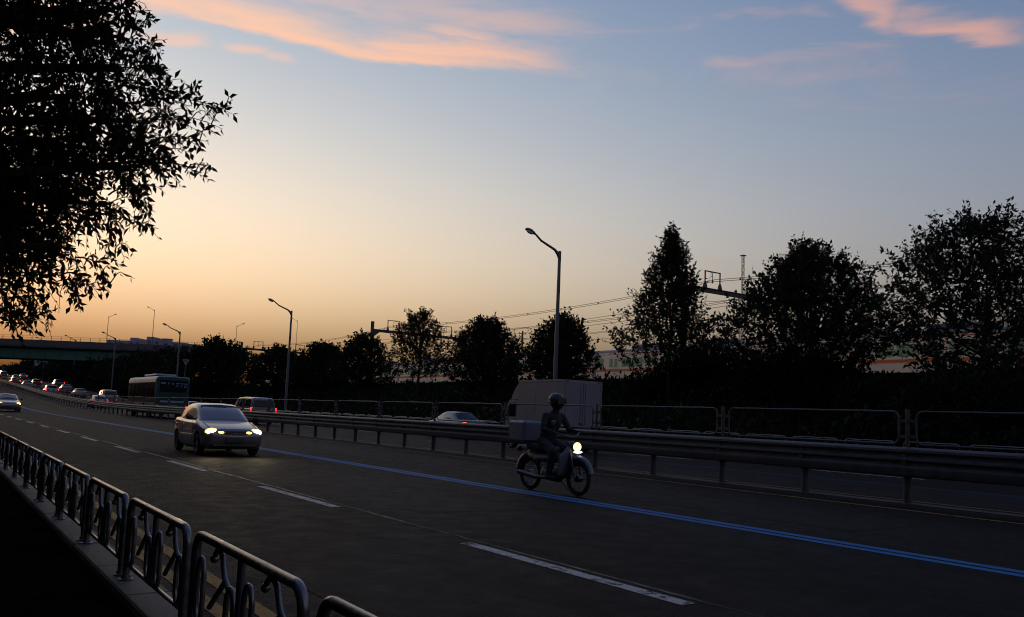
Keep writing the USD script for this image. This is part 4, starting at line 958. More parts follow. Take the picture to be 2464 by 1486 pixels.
def spot(px, X, dy=0):
    """Foot of a tree standing at lateral distance X in the direction of column px."""
    d = toward(px, 950); Y = X * d[1] / d[0]; return np.array([X, Y, float(emb(np.array(X), np.array(Y)))])


def rise(px, py, X):
    """Height above the foot that is seen at row py."""
    p = at(px, py, X=X); s = spot(px, X); return float(p[2] - s[2])


right_trees = [
    (1608, 36.0, 556, 4.1, 'pointed tree with spiky upright shoots right of the largest lamp', dict(shape=1.0, spike=1.4, shoots=988, crown0=1.7, seed=11, up=.8, leaf=.19, per=18, shoot_len=1.15)),
    (1945, 36.0, 578, 3.75, 'broad round tree right of the lattice mast, left of the right-edge tree', dict(spike=.9, shoots=1365, crown0=1.5, seed=12, up=.7, per=20)),
    (2350, 36.0, 512, 4.3, 'widest tree with arching open branches at the right edge', dict(spike=.6, shoots=1170, crown0=1.6, seed=13, up=.45, per=18, shoot_len=1.25, leaf=.18)),
    (1345, 36.0, 752, 2.35, 'compact dense tree directly behind the largest street lamp', dict(spike=.9, shoots=806, crown0=1.0, seed=14, up=.8, leaf=.21)),
    (1165, 36.5, 762, 3.0, 'dense rounded tree left of the one behind the largest lamp', dict(spike=.8, shoots=988, crown0=.8, seed=15, up=.7, leaf=.22)),
    (1003, 36.5, 742, 2.8, 'loose see-through tree growing between the masts of the middle gantry', dict(spike=.9, shoots=559, crown0=1.8, seed=16, up=.8, leaf=.20, per=18)),
    (868, 37.0, 800, 3.2, 'ragged tree in front of the left mast of the middle gantry', dict(spike=.8, shoots=728, crown0=.8, seed=17, up=.7, leaf=.24)),
    (775, 37.0, 822, 3.6, 'low dark tree right of the second street lamp', dict(spike=.5, shoots=728, crown0=.6, seed=18, up=.5, leaf=.28)),
    (668, 37.0, 832, 4.2, 'low dark tree left of the second street lamp', dict(spike=.4, shoots=728, crown0=.5, seed=19, up=.5, leaf=.32)),
    (520, 36.0, 818, 5.6, 'broad bushy tree right of the lamp behind the bus', dict(spike=.5, shoots=700, crown0=.5, seed=20, up=.5, leaf=.40, shoot_len=1.4)),
]
for px, X, py, rad, lab, kw in right_trees:
    p = spot(px, X); d = float(np.hypot(p[0], p[1])); big = kw.get('shoot_len', .9)
    hgt = rise(px, py, X) - (.35 if kw.get('shape') else .55)
    plant_tree('roadside_tree', lab, p - [0, 0, .05], height=hgt, radius=rad, trunk=.15, **kw)
far_trees = [(455, 33.0, 838, 5.0, 'dark tree directly behind the bus roof'), (395, 32.5, 838, 5.0, 'dark tree left of the bus in front of the bridge end'), (335, 32.0, 845, 5.5, 'dark tree covering the bridge where the faint building begins'),
             (285, 31.5, 862, 5.5, 'dark tree under the bridge girder behind the tall van'), (232, 31.0, 868, 6.0, 'dark tree under the bridge girder behind the white sedan'), (185, 31.0, 866, 6.0, 'dark tree below the bridge right of the blue sign'),
             (140, 31.0, 865, 6.5, 'dark tree below the bridge behind the blue sign'), (98, 31.0, 866, 7.0, 'dark tree below the bridge left of the blue sign'), (66, 31.5, 872, 5.0, 'farthest dark roadside tree beside the gap under the bridge')]
for i, (px, X, py, rad, lab) in enumerate(far_trees):
    d = toward(px, 950); Y = y_for(px, 950, X); g = on(X, Y); k = (at(px, py, Y=Y)[2] - g[2])
    plant_tree('dense_tree', lab, g, height=max(k - .5, 3.0), radius=rad, crown0=.3, seed=40 + i, shoots=420, per=16, leaf=.34 + .03 * i, up=.5, spike=.4, shoot_len=1.5, hollow=.45, trunk=.2)


def bush(label, loc, h, rad, seed, n=2600, leaf=.2):
    r = np.random.default_rng(seed); t = thing('bush', label, 'bush', loc)
    u = r.normal(size=(n, 3)); u /= np.linalg.norm(u, axis=1, keepdims=True); u[:, 2] = np.abs(u[:, 2])
    q = (r.random(n) ** .4)[:, None] * (0.75 + .5 * meshkit.noise(u * 2.2 + 5, seed))[:, None]
    P = u * q * np.array([rad, rad * .8, h])
    obj('foliage', leaves(P, u + r.normal(0, .6, (n, 3)), leaf, r, slim=.6), 'hedge_leaf', t, False, 'stuff')
    s = MB()
    for k in range(6):
        e = u[k] * np.array([rad, rad * .8, h]) * .75; s.tube([(0, 0, -.1), e * [.3, .3, .5], e], [.05, .035, .01], 4)
    s.build('stems', 'bark', t, False)


bushes = [(1715, 38.5, 806, 2.6, 'dark dome-shaped bush between the pointed tree and the broad round tree'), (2320, 33.0, 850, 3.4, 'dense dark bush under the right-edge tree'), (2110, 34.5, 905, 2.6, 'low dark bush between the broad round tree and the right-edge tree'),
          (1890, 37.5, 846, 3.3, 'dark bush under the middle of the broad round tree'), (1805, 38.0, 856, 2.6, 'dark bush under the left side of the broad round tree'), (2010, 36.5, 866, 2.8, 'dark bush under the right side of the broad round tree'), (1655, 38.0, 850, 2.2, 'dark bush right of the pointed tree trunk'), (1590, 37.0, 895, 2.6, 'dark bush at the foot of the pointed tree'), (2440, 32.5, 815, 3.0, 'tall dark bush cut by the right edge')]
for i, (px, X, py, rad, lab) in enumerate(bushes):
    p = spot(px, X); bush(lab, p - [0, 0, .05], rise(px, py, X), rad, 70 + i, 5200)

# hedge and undergrowth on the bank
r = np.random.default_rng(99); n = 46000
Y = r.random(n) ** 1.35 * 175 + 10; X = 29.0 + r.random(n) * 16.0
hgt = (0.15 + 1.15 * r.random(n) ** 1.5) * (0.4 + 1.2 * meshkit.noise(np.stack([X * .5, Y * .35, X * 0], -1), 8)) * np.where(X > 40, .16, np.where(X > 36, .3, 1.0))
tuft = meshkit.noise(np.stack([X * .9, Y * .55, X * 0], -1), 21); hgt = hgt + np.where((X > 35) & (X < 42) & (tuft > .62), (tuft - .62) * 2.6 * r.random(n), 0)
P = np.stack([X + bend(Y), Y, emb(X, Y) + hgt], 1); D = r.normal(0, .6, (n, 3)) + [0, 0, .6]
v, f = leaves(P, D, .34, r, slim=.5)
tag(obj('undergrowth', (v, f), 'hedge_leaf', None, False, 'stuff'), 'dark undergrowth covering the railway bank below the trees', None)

# the big tree reaching in from the left, over the near pavement
TL = thing('overhanging_tree', 'large near tree whose leafy branches hang into the upper left corner', 'tree', (0, 0, 0))
r = np.random.default_rng(5)
TX, TY = -1.6, 7.6
m = MB(); m.tube([(TX, TY, .05), (TX + .03, TY, 1.2), (TX + .1, TY + .05, 2.6), (TX + .25, TY + .1, 4.2), (TX + .5, TY, 5.8), (TX + .8, TY, 7.2)], [.24, .19, .17, .14, .10, .05], 12); m.build('trunk', 'bark', TL, 60)
# clumps: picture column, row, radius in picture units, depth along the road, density
clumps = [(-40, 60, 190, 7.6, 1.0), (130, 60, 150, 7.4, 1.0), (235, 40, 95, 7.2, .8), (20, 300, 200, 7.7, 1.0), (190, 230, 150, 7.4, 1.0), (300, 170, 70, 7.2, .6), (90, 450, 190, 7.8, 1.0), (250, 360, 130, 7.3, 1.0), (320, 290, 80, 7.1, .5),
          (340, 400, 70, 7.2, .6), (10, 600, 150, 7.9, .9), (140, 535, 100, 7.6, .5), (225, 490, 65, 7.4, .55), (30, 680, 65, 7.8, .55), (-60, 480, 200, 8.0, 1.0), (80, 625, 70, 7.5, .35), (150, 590, 45, 7.4, .3), (-20, 740, 45, 7.8, .35), (290, 90, 55, 7.2, .6)]
LP, LD, tw = [], [], MB()
hub = [np.array([TX + .1 + .09 * i, TY + .02 * i, 2.2 + .45 * i]) for i in range(11)]
def spray(o, tip, nlv, size, droop=.0, thick=.006, spread=.022):
    """A twig from o to tip with alternate leaves."""
    c = np.linspace(0, 1, 7)[:, None]; path = o + (tip - o) * c + np.array([0, 0, 1.0]) * (np.sin(c * PI) * .08 - droop * c * c)
    path += np.cumsum(r.normal(0, .012, (7, 3)), 0) * c
    tw.tube(path, np.linspace(thick, .0018, 7), 3, caps=False)
    u = .15 + .85 * (np.arange(nlv) + r.random(nlv) * .5) / nlv; x = u * 6; i = np.minimum(x.astype(int), 5); w = (x - i)[:, None]
    p = path[i] * (1 - w) + path[i + 1] * w; d = path[i + 1] - path[i]; d /= np.linalg.norm(d, axis=1, keepdims=True)
    s = np.where(np.arange(nlv) % 2 == 0, 1, -1)[:, None] * np.cross(d, np.array([.57, .6, .3])); s /= np.maximum(np.linalg.norm(s, axis=1, keepdims=True), 1e-6)
    LP.append(p + r.normal(0, spread * .2, p.shape)); LD.append(d * .75 + s * .75 + r.normal(0, .28, p.shape) + [0, 0, -.28])
for (px, py, pr, Yd, dens) in clumps:
    c = at(px, py, Y=Yd); dist = np.linalg.norm(c - EYE); R = pr * dist / FPX * .70
    h = hub[int(np.argmin([abs(q[2] + .35 - c[2]) for q in hub]))]
    tw.tube([h, h + (c - h) * [.5, .5, .35], c], [.07, .045, .014], 6)
    for _ in range(3):
        e = c + r.normal(0, R * .55, 3); tw.tube([h + (c - h) * [.6, .6, .5], (h + c) / 2 * .3 + c * .5 + e * .2, e], [.028, .018, .005], 5)
    nsp = int(74 * dens * (pr / 120) ** 2)
    for _ in range(nsp):
        u = r.normal(size=3); u /= np.linalg.norm(u); o = c + u * R * r.random() ** .6 * np.array([.8, 1.6, .8]) * .9
        dr = u * .8 + np.array([.45, -.1, -.1]) + r.normal(0, .35, 3); dr /= np.linalg.norm(dr)
        spray(o, o + dr * (.14 + .26 * r.random()), int(r.integers(9, 16)), .06, droop=.04)
# long loose sprays that leave the outline
tips = [((300, 250), (565, 272), 7.0, 34), ((330, 250), (470, 232), 7.0, 22), ((300, 300), (530, 300), 7.05, 24), ((330, 360), (495, 342), 7.0, 22), ((330, 390), (508, 430), 7.0, 26), ((280, 190), (365, 130), 7.1, 18), ((270, 120), (358, 62), 7.1, 22), ((270, 60), (320, 2), 7.1, 20), ((290, 330), (450, 300), 7.0, 22),
        ((250, 220), (390, 220), 7.1, 22), ((230, 520), (345, 560), 7.3, 20), ((180, 620), (272, 692), 7.3, 18), ((150, 660), (210, 700), 7.3, 14), ((120, 660), (182, 732), 7.4, 16), ((20, 720), (88, 765), 7.6, 15), ((10, 740), (60, 800), 7.6, 15), ((-20, 740), (25, 790), 7.7, 14), ((250, 540), (288, 610), 7.3, 12), ((60, 690), (100, 745), 7.5, 12), ((280, 420), (420, 400), 7.1, 26), ((260, 470), (345, 480), 7.2, 22), ((300, 200), (375, 170), 7.1, 16), ((290, 440), (350, 520), 7.2, 18)]
for a, b, Yd, nl in tips:
    o, tip = at(*a, Y=Yd + .15), at(*b, Y=Yd); spray(o, tip, nl, .07, droop=.0, thick=.009)
    for q in np.linspace(.25, .9, 6):
        p = o + (tip - o) * q; dr = (tip - o) / np.linalg.norm(tip - o) + r.normal(0, .45, 3); spray(p, p + dr / np.linalg.norm(dr) * (.10 + .22 * r.random()) * (1.15 - q * .5), int(r.integers(4, 9)), .07)
tw.build('branches', 'bark', TL, False)
obj('crown', leaves(np.vstack(LP), np.vstack(LD), .062, r, slim=.42), 'leaf_near', TL, False, 'stuff')

# the same kind of street trees continue along the near pavement, outside the picture
tr, lb, lv = tree_mesh(13.5, 4.6, 3.0, 77, shoots=620, per=14, leaf=.55, up=.5, shoot_len=1.5, trunk=.25)
tr2, lb2, lv2 = tree_mesh(11.0, 4.6, .3, 78, shoots=620, per=14, leaf=.6, up=.4, shoot_len=1.5, trunk=.25, hollow=.45)
row = UsdGeom.PointInstancer.Define(stage, '/World/street_tree_row')
mm = MB(); mm.add(*lv)
pr = mm.build('tree', 'leaf_near', row.GetPrim(), False); tk_ = tr.build('tree_trunk', 'bark', row.GetPrim(), 60)
lo = MB().add(*lv2).build('low_tree', 'leaf_near', row.GetPrim(), False)
front = [(-5.6 + .4 * math.sin(i * 2.1), -46 + 7.0 * i, .1) for i in range(8)] + [(-6.6 + float(bend(Y_)), Y_, float(zr(Y_)) + .1) for Y_ in np.arange(15, 330, 8.0)]
back = [(-13.0 + float(bend(Y_)), Y_, float(zr(Y_)) + .1) for Y_ in np.arange(-50, 330, 6.5)]
row.CreatePrototypesRel().SetTargets([pr.GetPath(), tk_.GetPath(), lo.GetPath()])
row.CreatePositionsAttr([Gf.Vec3f(*map(float, p)) for p in front + front + back]); row.CreateProtoIndicesAttr([0] * len(front) + [1] * len(front) + [2] * len(back))
tag(row.GetPrim(), 'street trees lining the near pavement', None, kind='stuff')

# ------------------------------------------------------------------ railway
def carriage(label, Y, first=[]):
    """A carriage whose near side is at x = -1.5; it stands on the rails at z = 0."""
    loc = (53.05, Y, 4.17)
    if first: return copy(first[0], 'train_carriage', label, 'train carriage', loc)
    t = thing('train_carriage', label, 'train carriage', loc); first.append(t); Lc = 9.75
    q = [(-1.50, .95), (-1.52, 1.6), (-1.50, 2.9), (-1.42, 3.3)]
    def shell(pts, name, m):
        P = np.array([(x, z) for x, z in pts] + [(-x, z) for x, z in pts[::-1]]); n = len(P)
        v = np.vstack([np.stack([P[:, 0], np.full(n, y), P[:, 1]], 1) for y in (-Lc, Lc)]); j = np.arange(n); j2 = (j + 1) % n
        f = np.vstack([np.stack([j, j2, n + j2], 1), np.stack([j, n + j2, n + j], 1), [[0, i + 1, i] for i in range(1, n - 1)], [[n, n + i, n + i + 1] for i in range(1, n - 1)]])
        return obj(name, (v, f), m, t, 25)
    shell(q, 'body', 'train_cream')
    shell([(-1.40, 3.305), (-1.25, 3.5), (-.8, 3.66), (-.3, 3.7)], 'roof', 'train_roof')
    for sx in (-1, 1):
        for z0, z1, m_ in ((1.58, 1.80, 'train_stripe'), (3.12, 3.18, 'train_stripe')):
            MB().box(-.006, .006, -Lc, Lc, z0, z1, at=(sx * (1.526 if z0 < 2 else 1.476), 0, 0)).build('stripe', m_, t, False)
        for k in range(4):
            yc = -7.3 + k * 4.87
            d = MB().box(-.012, .012, yc - .66, yc + .66, 1.02, 2.98, at=(sx * 1.52, 0, 0), bevel=.004).build('door', 'train_door', t, False)
            for e in (-.32, .32): MB().box(-.008, .008, yc + e - .21, yc + e + .21, 2.0, 2.75, at=(sx * 1.533, 0, 0)).build('door_window', 'train_window', d, False)
            MB().box(-.008, .008, yc - .66, yc + .66, 1.56, 1.82, at=(sx * 1.535, 0, 0)).build('door_stripe', 'train_stripe', d, False)
        for k in range(5):
            yc = -9.72 + k * 4.87 + (0.6 if k == 0 else -.6 if k == 4 else 0)
            w = .45 if k in (0, 4) else 1.25
            for e in ((0,) if w < 1 else (-.72, .72)):
                ww = w if w < 1 else .62
                MB().box(-.010, .010, max(yc + e - ww, -Lc + .12), min(yc + e + ww, Lc - .12), 1.98, 2.78, at=(sx * 1.512, 0, 0), bevel=.003).build('window', 'train_window', t, False)
    MB().box(-1.3, 1.3, -7.6, 7.6, .35, .94).build('underframe', 'train_under', t, False)
    for y in (-6.6, 6.6):
        b = MB().box(-1.1, 1.1, y - 1.5, y + 1.5, .2, .6).build('bogie', 'train_under', t, False)
    MB().box(-.9, .9, -5.5, -2.0, 3.68, 4.02, bevel=.08).build('roof_unit', 'train_roof', t, False)
    MB().box(-.9, .9, 2.2, 5.6, 3.68, 4.02, bevel=.08).build('roof_unit', 'train_roof', t, False)
    MB().box(-.55, .55, Lc, Lc + .5, 1.05, 3.2).build('gangway', 'gangway', t, False)
    return t


cl = ['cream train carriage with orange stripe glimpsed behind the right-edge tree', 'cream train carriage with orange stripe hidden behind the broad round tree', 'cream train carriage with orange stripe showing left of the pointed tree', 'cream train carriage behind the largest street lamp and compact tree',
      'cream train carriage glimpsed through the loose see-through tree', 'cream train carriage barely visible behind the ragged tree', 'cream train carriage hidden by low trees near the second lamp', 'last carriage on the left, hidden by dark trees']
for k, lab in enumerate(cl): carriage(lab, 10.5 + 20.0 * k + .2 + 10.0 - 10.0 + .2)
bl_ = MB(); bl_.box(50.2, 58.6, -25, 205, 3.6, 3.99); tag(bl_.build('track_bed', 'ballast', smooth=False), 'gravel bed under the rails', None, kind='structure')


def gantry(label, Y, z0=4.2):
    t = thing('rail_gantry', label, 'gantry', (0, Y, 0))
    a, b, zb = 47.2, 61.2, 11.9
    for x in (a, b):
        m = MB(); m.box(x - .16, x + .16, -.17, -.14, z0, zb + 1.0); m.box(x - .16, x + .16, .14, .17, z0, zb + 1.0); m.box(x - .03, x + .03, -.14, .14, z0, zb + 1.0); m.build('mast', 'portal_steel', t, False)
    m = MB(); m.box(a + .16, b - .16, -.13, .13, zb - .02, zb + .02); m.box(a + .16, b - .16, -.13, .13, zb - .34, zb - .30); m.box(a + .16, b - .16, -.03, .03, zb - .30, zb - .02); m.build('beam', 'portal_steel', t, False)
    for x in (a + .2, b - .2):
        s = 1 if x < 50 else -1
        MB().prism([(x, zb - .3), (x + s * .9, zb - .3), (x, zb - 1.0)], -.04, .04, 'y').build('knee', 'portal_steel', t, False)
    for x in (49.4, 57.4):
        f_ = MB(); f_.tube([(x, 0, zb), (x, 0, zb + 1.35)], .06, 6); f_.tube([(x + 1.7, 0, zb), (x + 1.7, 0, zb + 1.35)], .06, 6); f_.tube([(x - .05, 0, zb + 1.35), (x + 1.75, 0, zb + 1.35)], .05, 6); f_.tube([(x + .85, 0, zb + 1.35), (x + .85, 0, zb + .75)], .03, 5)
        fr = f_.build('top_frame', 'portal_steel', t, 50)
        for xx in (x, x + 1.7): MB().lathe([(0.19, 0.0), (.13, .35), (.06, .5)], n=8, at=(xx, 0, zb + .01)).build('foot_plate', 'portal_steel', fr, 50)
        MB().lathe([(.03, 0), (.09, .05), (.03, .1), (.09, .15), (.03, .2), (.09, .25), (.03, .3)], n=8, at=(x + .85, 0, zb + .45)).build('insulator', 'insulator', fr, 50)
    for xt in (51.5, 56.2):
        s = MB(); s.tube([(xt + 1.3, 0, zb - .3), (xt + 1.3, 0, zb - 2.6)], .05, 6); s.tube([(xt + 1.3, 0, zb - 1.0), (xt + .45, 0, zb - 1.25)], .035, 5); s.tube([(xt + 1.3, 0, zb - 2.3), (xt + .4, 0, zb - 2.35)], .03, 5); s.build('drop_arm', 'portal_steel', t, 50)


GY = [-9.6, 45.4, 100.4, 155.4, 205.0]
gantry('near steel gantry whose beam runs from the pointed tree into the broad round tree', GY[1])
gantry('middle steel gantry over the tracks with its mast left of the loose tree', GY[2])
gantry('far small steel gantry at the skyline left of the second street lamp', GY[3])
gantry('steel gantry beyond the right edge', GY[0])


def wire_run(label, x, z, sag, rad, pair=0.0, marks=False):
    t = thing('overhead_wire', label, 'overhead wire')
    for e in ((-pair, pair) if pair else (0,)):
        pts = []
        for a, b in zip(GY[:-1], GY[1:]):
            for w in np.linspace(0, 1, 13)[:-1]: pts.append((x, a + (b - a) * w, z + e - sag * 4 * w * (1 - w)))
        pts.append((x, GY[-1], z + e)); MB().tube(pts, rad, 5).build('cable', 'wire', t, 60)
    if marks:
        m = MB()
        for a, b in zip(GY[:-1], GY[1:]):
            for w in np.arange(.05, 1, .1): m.box(x - .03, x + .03, a + (b - a) * w - .05, a + (b - a) * w + .05, z - pair - .02 - sag * 4 * w * (1 - w), z + pair + .02 - sag * 4 * w * (1 - w))
        m.build('spacers', 'wire', t, False)


wire_run('upper double feeder wire on the near gantry frames', 50.25, 12.55, .75, .022, .075, True)
wire_run('upper double feeder wire on the far gantry frames', 58.25, 12.55, .75, .022, .075, True)
wire_run('messenger wire above the near track', 51.9, 10.75, .55, .02)
wire_run('messenger wire above the far track', 56.6, 10.75, .55, .02)
wire_run('contact wire above the near track', 51.9, 9.6, .02, .016)
wire_run('contact wire above the far track', 56.6, 9.6, .02, .016)
wire_run('low earth wire along the outer side of the masts', 46.95, 10.4, .6, .018)

# things beyond the railway
def px_thing(px, py, Y): return at(px, py, Y=Y)
base = at(1255, 868, Y=130.0)
up_ = thing('utility_pole', 'thin utility pole with crossarms between the compact tree and the rounded tree', 'utility pole', (base[0], 130.0, 4.0))
hp = at(1255, 797, Y=130.0)[2] - 4.0
MB().tube([(0, 0, 0), (0, 0, hp)], [.2, .14], 8).build('pole', 'portal_steel', up_, 60)
for dz in (.5, 1.4): MB().box(-.9, .9, -.06, .06, hp - dz - .06, hp - dz + .06).build('crossarm', 'portal_steel', up_, False)
for x in (-.7, .0, .7): MB().lathe([(.05, 0), (.1, .08), (.05, .2)], n=8, at=(x, 0, hp - .44)).build('insulator', 'insulator', up_, 50)
tb = at(1786, 760, Y=160.0); tt = at(1786, 616, Y=160.0)
mat('mast_steel', (0.05, 0.05, 0.055), 0.7); tw_ = thing('lattice_mast', 'slender distant lattice mast with a top platform left of the broad round tree', 'mast', (tb[0], 160.0, 4.0))
ht = tt[2] - 4.0; leg = lambda z: .28 + 1.3 * max(0, 1 - z / (ht * .75)) ** 1.3
for sx in (-1, 1):
    for sy in (-1, 1):
        MB().tube([(sx * leg(z), sy * leg(z), z) for z in np.linspace(0, ht, 8)], .06, 4).build('leg', 'mast_steel', tw_, False)
zs = np.linspace(ht * .2, ht, 20); m = MB()
for i, z in enumerate(zs[:-1]):
    for (ax, ay, bx, by) in ((-1, -1, 1, -1), (1, -1, 1, 1), (1, 1, -1, 1), (-1, 1, -1, -1)):
        m.tube([(ax * leg(z), ay * leg(z), z), (bx * leg(z), by * leg(z), z)], .06, 3); m.tube([(ax * leg(z), ay * leg(z), z), (bx * leg(zs[i + 1]), by * leg(zs[i + 1]), zs[i + 1])], .045, 3)
m.build('bracing', 'mast_steel', tw_, False); MB().box(-.62, .62, -.62, .62, ht - .05, ht + .2).build('platform', 'mast_steel', tw_, False)

# ------------------------------------------------------------------ overpass and what stands on and behind it
DEP = 175.0
o0 = EYE * [1, 1, 0] + _f * DEP
def ov(px, z, back=0.0):
    """A point on the overpass line seen at column px (the bridge runs square to the view)."""
    d = toward(px, 900); t = (DEP + back) / (d @ _f); p = EYE + d * t; return np.array([p[0], p[1], z])
bz0 = at(0, 860, z=None, Y=ov(0, 0)[1])[2]; bz1 = float(at(0, 815, Y=ov(0, 0)[1])[2])
zg0, zg1, zp1 = bz0, bz0 + (bz1 - bz0) * .60, bz1
A, B = ov(-520, 0), ov(560, 0); Ld = float(np.linalg.norm(B - A)); rz = math.atan2(B[1] - A[1], B[0] - A[0])
br = thing('overpass', 'green girder overpass with a railed parapet crossing the road at left', 'bridge', (A[0], A[1], 0), rz)
for y in (.0, 4.2, 8.4):
    m = MB(); m.box(0, Ld, y - .2, y + .2, zg0, zg0 + .12); m.box(0, Ld, y - .04, y + .04, zg0 + .12, zg1 - .1); m.box(0, Ld, y - .25, y + .25, zg1 - .1, zg1)
    for x in np.arange(2, Ld, 3.2): m.box(x - .03, x + .03, y - .17, y - .04, zg0 + .12, zg1 - .1)
    m.build('girder', 'girder_green', br, False)
MB().box(0, Ld, -1.0, 9.6, zg1, zg1 + .35).build('deck', 'dark_concrete', br, False)
for y in (-1.0, 9.4):
    m = MB().box(0, Ld, y, y + .25, zg1 + .35, zp1).build('parapet', 'parapet', br, False)
    if y < 0:
        for x in np.arange(.8, Ld, 2.0): MB().box(x - .035, x + .035, y + .09, y + .16, zp1, zp1 + .80).build('rail_post', 'mesh_steel', br, False)
        for z in (.40, .80): MB().cyl((0, y + .125, zp1 + z), (Ld, y + .125, zp1 + z), .022, 5).build('rail', 'mesh_steel', br, False)
for x in (6.0, Ld - 3.0):
    MB().box(x - .9, x + .9, .5, 8.0, -2.0, zg0 - .02, bevel=.1).build('pier', 'parapet', br, False)
for px, top, dr, lab in ((250, 757, 0, 'thin lamp on the overpass above the parapet end, arm to the right'), (360, 741, PI, 'tall thin lamp rising in front of the far blocky building'), (562, 780, 0, 'thin lamp showing over the bushy tree right of the bus'), (708, 768, PI, 'tiny lamp just left of the second large street lamp')):
    p = ov(px, 0, 9.0 if px < 700 else 40.0); ztop = float((EYE + toward(px + 4, top) * ((p - EYE)[:2] @ toward(px + 4, top)[:2] / (toward(px + 4, top)[:2] @ toward(px + 4, top)[:2])))[2])
    zb = zg1 + .35 if px < 500 else 4.0
    street_lamp('bridge_lamp', lab, (p[0], p[1], zb), ztop - zb - .4, 1.6, .5, rz + (PI if dr == 0 else 0), None, .8)
# blocky building far behind
def far_block(parent, name, px0, px1, py0, py1, back, deep=24.0, m='far_wall'):
    a, b = ov(px0, 0, back), ov(px1, 0, back); t = lambda px, py: float(at(px, py, Y=ov(px, 0, back)[1])[2])
    z1 = t((px0 + px1) / 2, py0); z0 = t((px0 + px1) / 2, py1); o = a; L_ = float(np.linalg.norm(b - a)); d = (b - a) / L_; nrm = np.array([-d[1], d[0], 0])
    R = np.stack([d, nrm, [0, 0, 1]], 1)
    return MB().box(0, L_, 0, deep, z0, z1, rot=R, at=[a[0], a[1], 0]).build(name, m, parent, False), (a, d, nrm, z0, z1, L_)
bg = thing('apartment_complex', 'dim blocky building with stepped roof blocks on the skyline behind the bridge', 'building')
c8 = lambda x, y: ((300 + x / 4.953) / 1.3247, (970 + y / 4.953) / 1.3247)
for (x0, y0, x1, y1, nm, bk) in ((160, 566, 500, 800, 'wing', 260), (500, 580, 740, 800, 'wing', 262), (526, 528, 642, 640, 'roof_block', 268), (730, 556, 800, 800, 'wing', 261), (786, 514, 904, 800, 'stair_tower', 264), (904, 560, 1060, 800, 'wing', 262), (945, 549, 1022, 640, 'roof_block', 268), (1060, 588, 1200, 800, 'wing', 260), (1200, 600, 1380, 800, 'wing', 262), (1380, 628, 1560, 800, 'wing', 264)):
    p0, p1 = c8(x0, y0), c8(x1, y1); prim, info = far_block(bg, nm, p0[0], p1[0], p0[1], p1[1], bk)
    if nm == 'wing' and x1 - x0 > 150:
        a, d, nrm, z0, z1, L_ = info
        for i in range(int(L_ / 3.0)):
            for j in range(3):
                z = z1 - 2.2 - j * 3.0
                if z > z0: MB().box(0, 1.5, -.05, .02, z, z + 1.2, rot=np.stack([d, nrm, [0, 0, 1]], 1), at=[*(a + d * (.8 + i * 3.0))[:2], 0]).build('window', 'far_window', prim, False)
p0, p1 = c8(1035, 543), c8(1200, 575); a, b = ov(p0[0], 0, 264), ov(p1[0], 0, 264); zt = float(at(p0[0], p0[1], Y=a[1])[2]); cc = (a + b) / 2; rr = float(np.linalg.norm(b - a)) / 2
MB().lathe([(rr * .62, zt - 4.5), (rr * .66, zt - 1.7), (rr, zt - .5), (rr, zt), (0, zt)], n=24, at=(cc[0], cc[1], 0)).build('flared_roof', 'far_wall', bg, 40)

# signs
def sign_pos(px, py, X): 
    Y = y_for(px, py, X); return Y, float(at(px, py, Y=Y)[2])
Y, z = sign_pos(99, 872, 28.2); g = on(28.2, Y)
sg = thing('road_sign', 'square white sign with a dark triangle beside a blue panel below the bridge', 'sign', g, 0)
hz = z - g[2]
MB().cyl((0, 0, 0), (0, 0, hz + .9), .09, 8).build('post', 'lamp_pole', sg, 60)
MB().box(-1.45, .05, -.12, -.08, hz - 1.0, hz + 1.0, bevel=.01).build('white_panel', 'sign_white', sg, False)
MB().prism([(-1.25, hz - .25), (-.15, hz - .25), (-.70, hz + .75)], -.135, -.12, 'y').build('triangle', 'sign_red', sg, False)
MB().box(.07, 1.6, -.12, -.08, hz - 1.0, hz + 1.0, bevel=.01).build('blue_panel', 'sign_blue', sg, False)
for (x, w, dz) in ((.25, .25, .45), (.7, .45, .3), (.3, .2, -.35), (.8, .5, -.2), (1.15, .3, .45)): MB().box(x, x + w, -.13, -.121, hz + dz - .06, hz + dz + .06).build('marking', 'sign_white', sg, False)
Y, z = sign_pos(447, 872, 26.6); g = on(26.6, Y)
ys = thing('yield_sign', 'small pale triangular sign pointing down on the lamp behind the bus', 'sign', g, 0); hz = z - g[2]
MB().cyl((0, 0, 0), (0, 0, hz + .5), .04, 8).build('post', 'lamp_pole', ys, 60)
MB().prism([(-.42, hz + .32), (.42, hz + .32), (0, hz - .42)], -.06, -.04, 'y').build('plate', 'sign_white', ys, False)
MB().prism([(-.27, hz + .24), (.27, hz + .24), (0, hz - .24)], -.068, -.061, 'y').build('inner_triangle', 'sign_red', ys, False)
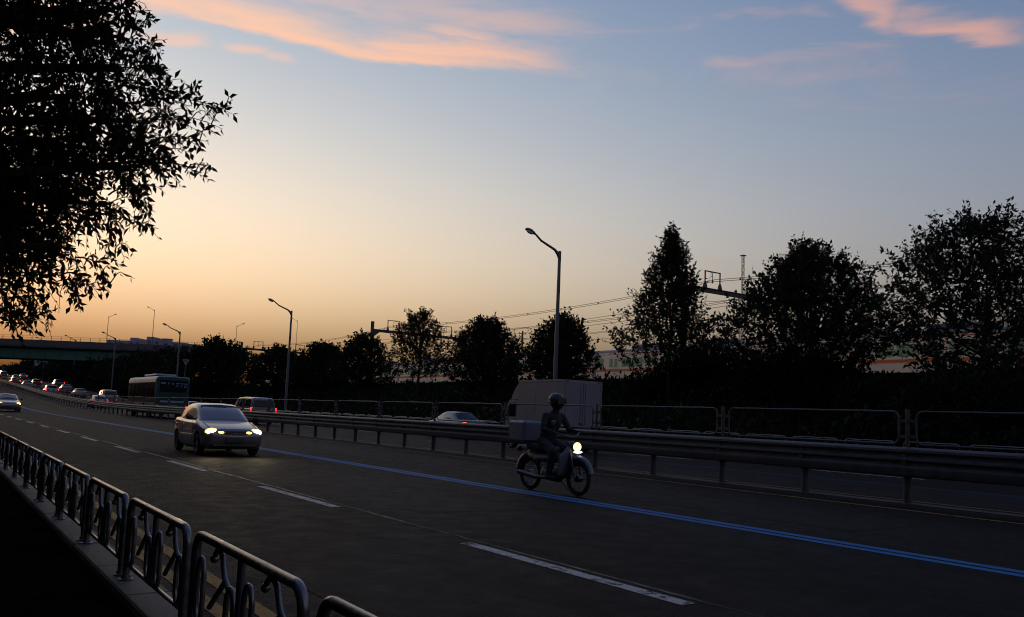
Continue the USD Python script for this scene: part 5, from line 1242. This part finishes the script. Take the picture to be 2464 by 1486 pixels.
Y, z = sign_pos(160, 919, 26.7); g = on(26.7, Y); hz = max(z - g[2], .6)
ss = thing('small_sign', 'tiny pale roadside sign at the far kerb above the white estate', 'sign', g, 0)
MB().cyl((0, 0, 0), (0, 0, hz + .2), .035, 6).build('post', 'lamp_pole', ss, 60); MB().box(-.4, .4, -.06, -.04, hz - .22, hz + .22).build('plate', 'sign_white', ss, False)
Yg = 345.0; d = toward(2, 895); pg = EYE + d * (Yg / d[1]); gz_ = float(zr(Yg))
ts = thing('traffic_signal', 'distant signal glowing pale green at the left edge under the bridge', 'traffic signal', (pg[0], Yg, gz_)); hz = float(pg[2]) - gz_
MB().cyl((.6, 0, -.2), (.6, 0, max(hz, 2) + .6), .09, 8).build('pole', 'lamp_pole', ts, 60); MB().box(-.55, .65, -.02, .25, hz - .45, hz + .45, bevel=.05).build('housing', 'plastic', ts, False)
MB().ball((0, -.04, hz), (.42, .12, .42), 2).build('lens', 'green_glow', ts, True)
# far side of the climb: pale railing and trees seen under the bridge
fr_ = thing('hilltop_railing', 'pale railing at the top of the climb seen under the bridge', 'railing')
p0, p1 = np.array([-6.0, 372.0]), np.array([34.0, 360.0]); zf = float(zr(370.0))
for k in range(22):
    q = p0 + (p1 - p0) * k / 21; MB().cyl((*q, zf - .3), (*q, zf + 1.25), .05, 5).build('post', 'galvanised', fr_, False)
for h_ in (.5, .9, 1.25): MB().cyl((*p0, zf + h_), (*p1, zf + h_), .06, 5).build('rail', 'galvanised', fr_, False)
for i, (px, X, Yt, hh, rad) in enumerate(((25, 14, 400.0, 2.9, 9), (58, 30, 395.0, 3.4, 7), (-10, 2, 405.0, 2.8, 9))):
    d = toward(px, 900); p = EYE + d * (Yt / d[1])
    plant_tree('distant_tree', ('dark treetop seen under the bridge above the climbing road', 'dark treetop under the bridge next to the farthest roadside tree', 'dark treetop under the bridge at the left edge')[i], (p[0], Yt, float(zr(Yt)) - .5), height=hh, radius=rad, crown0=.3, seed=90 + i, shoots=300, per=14, leaf=.9, up=.4, shoot_len=2.2, hollow=.45, trunk=.25)
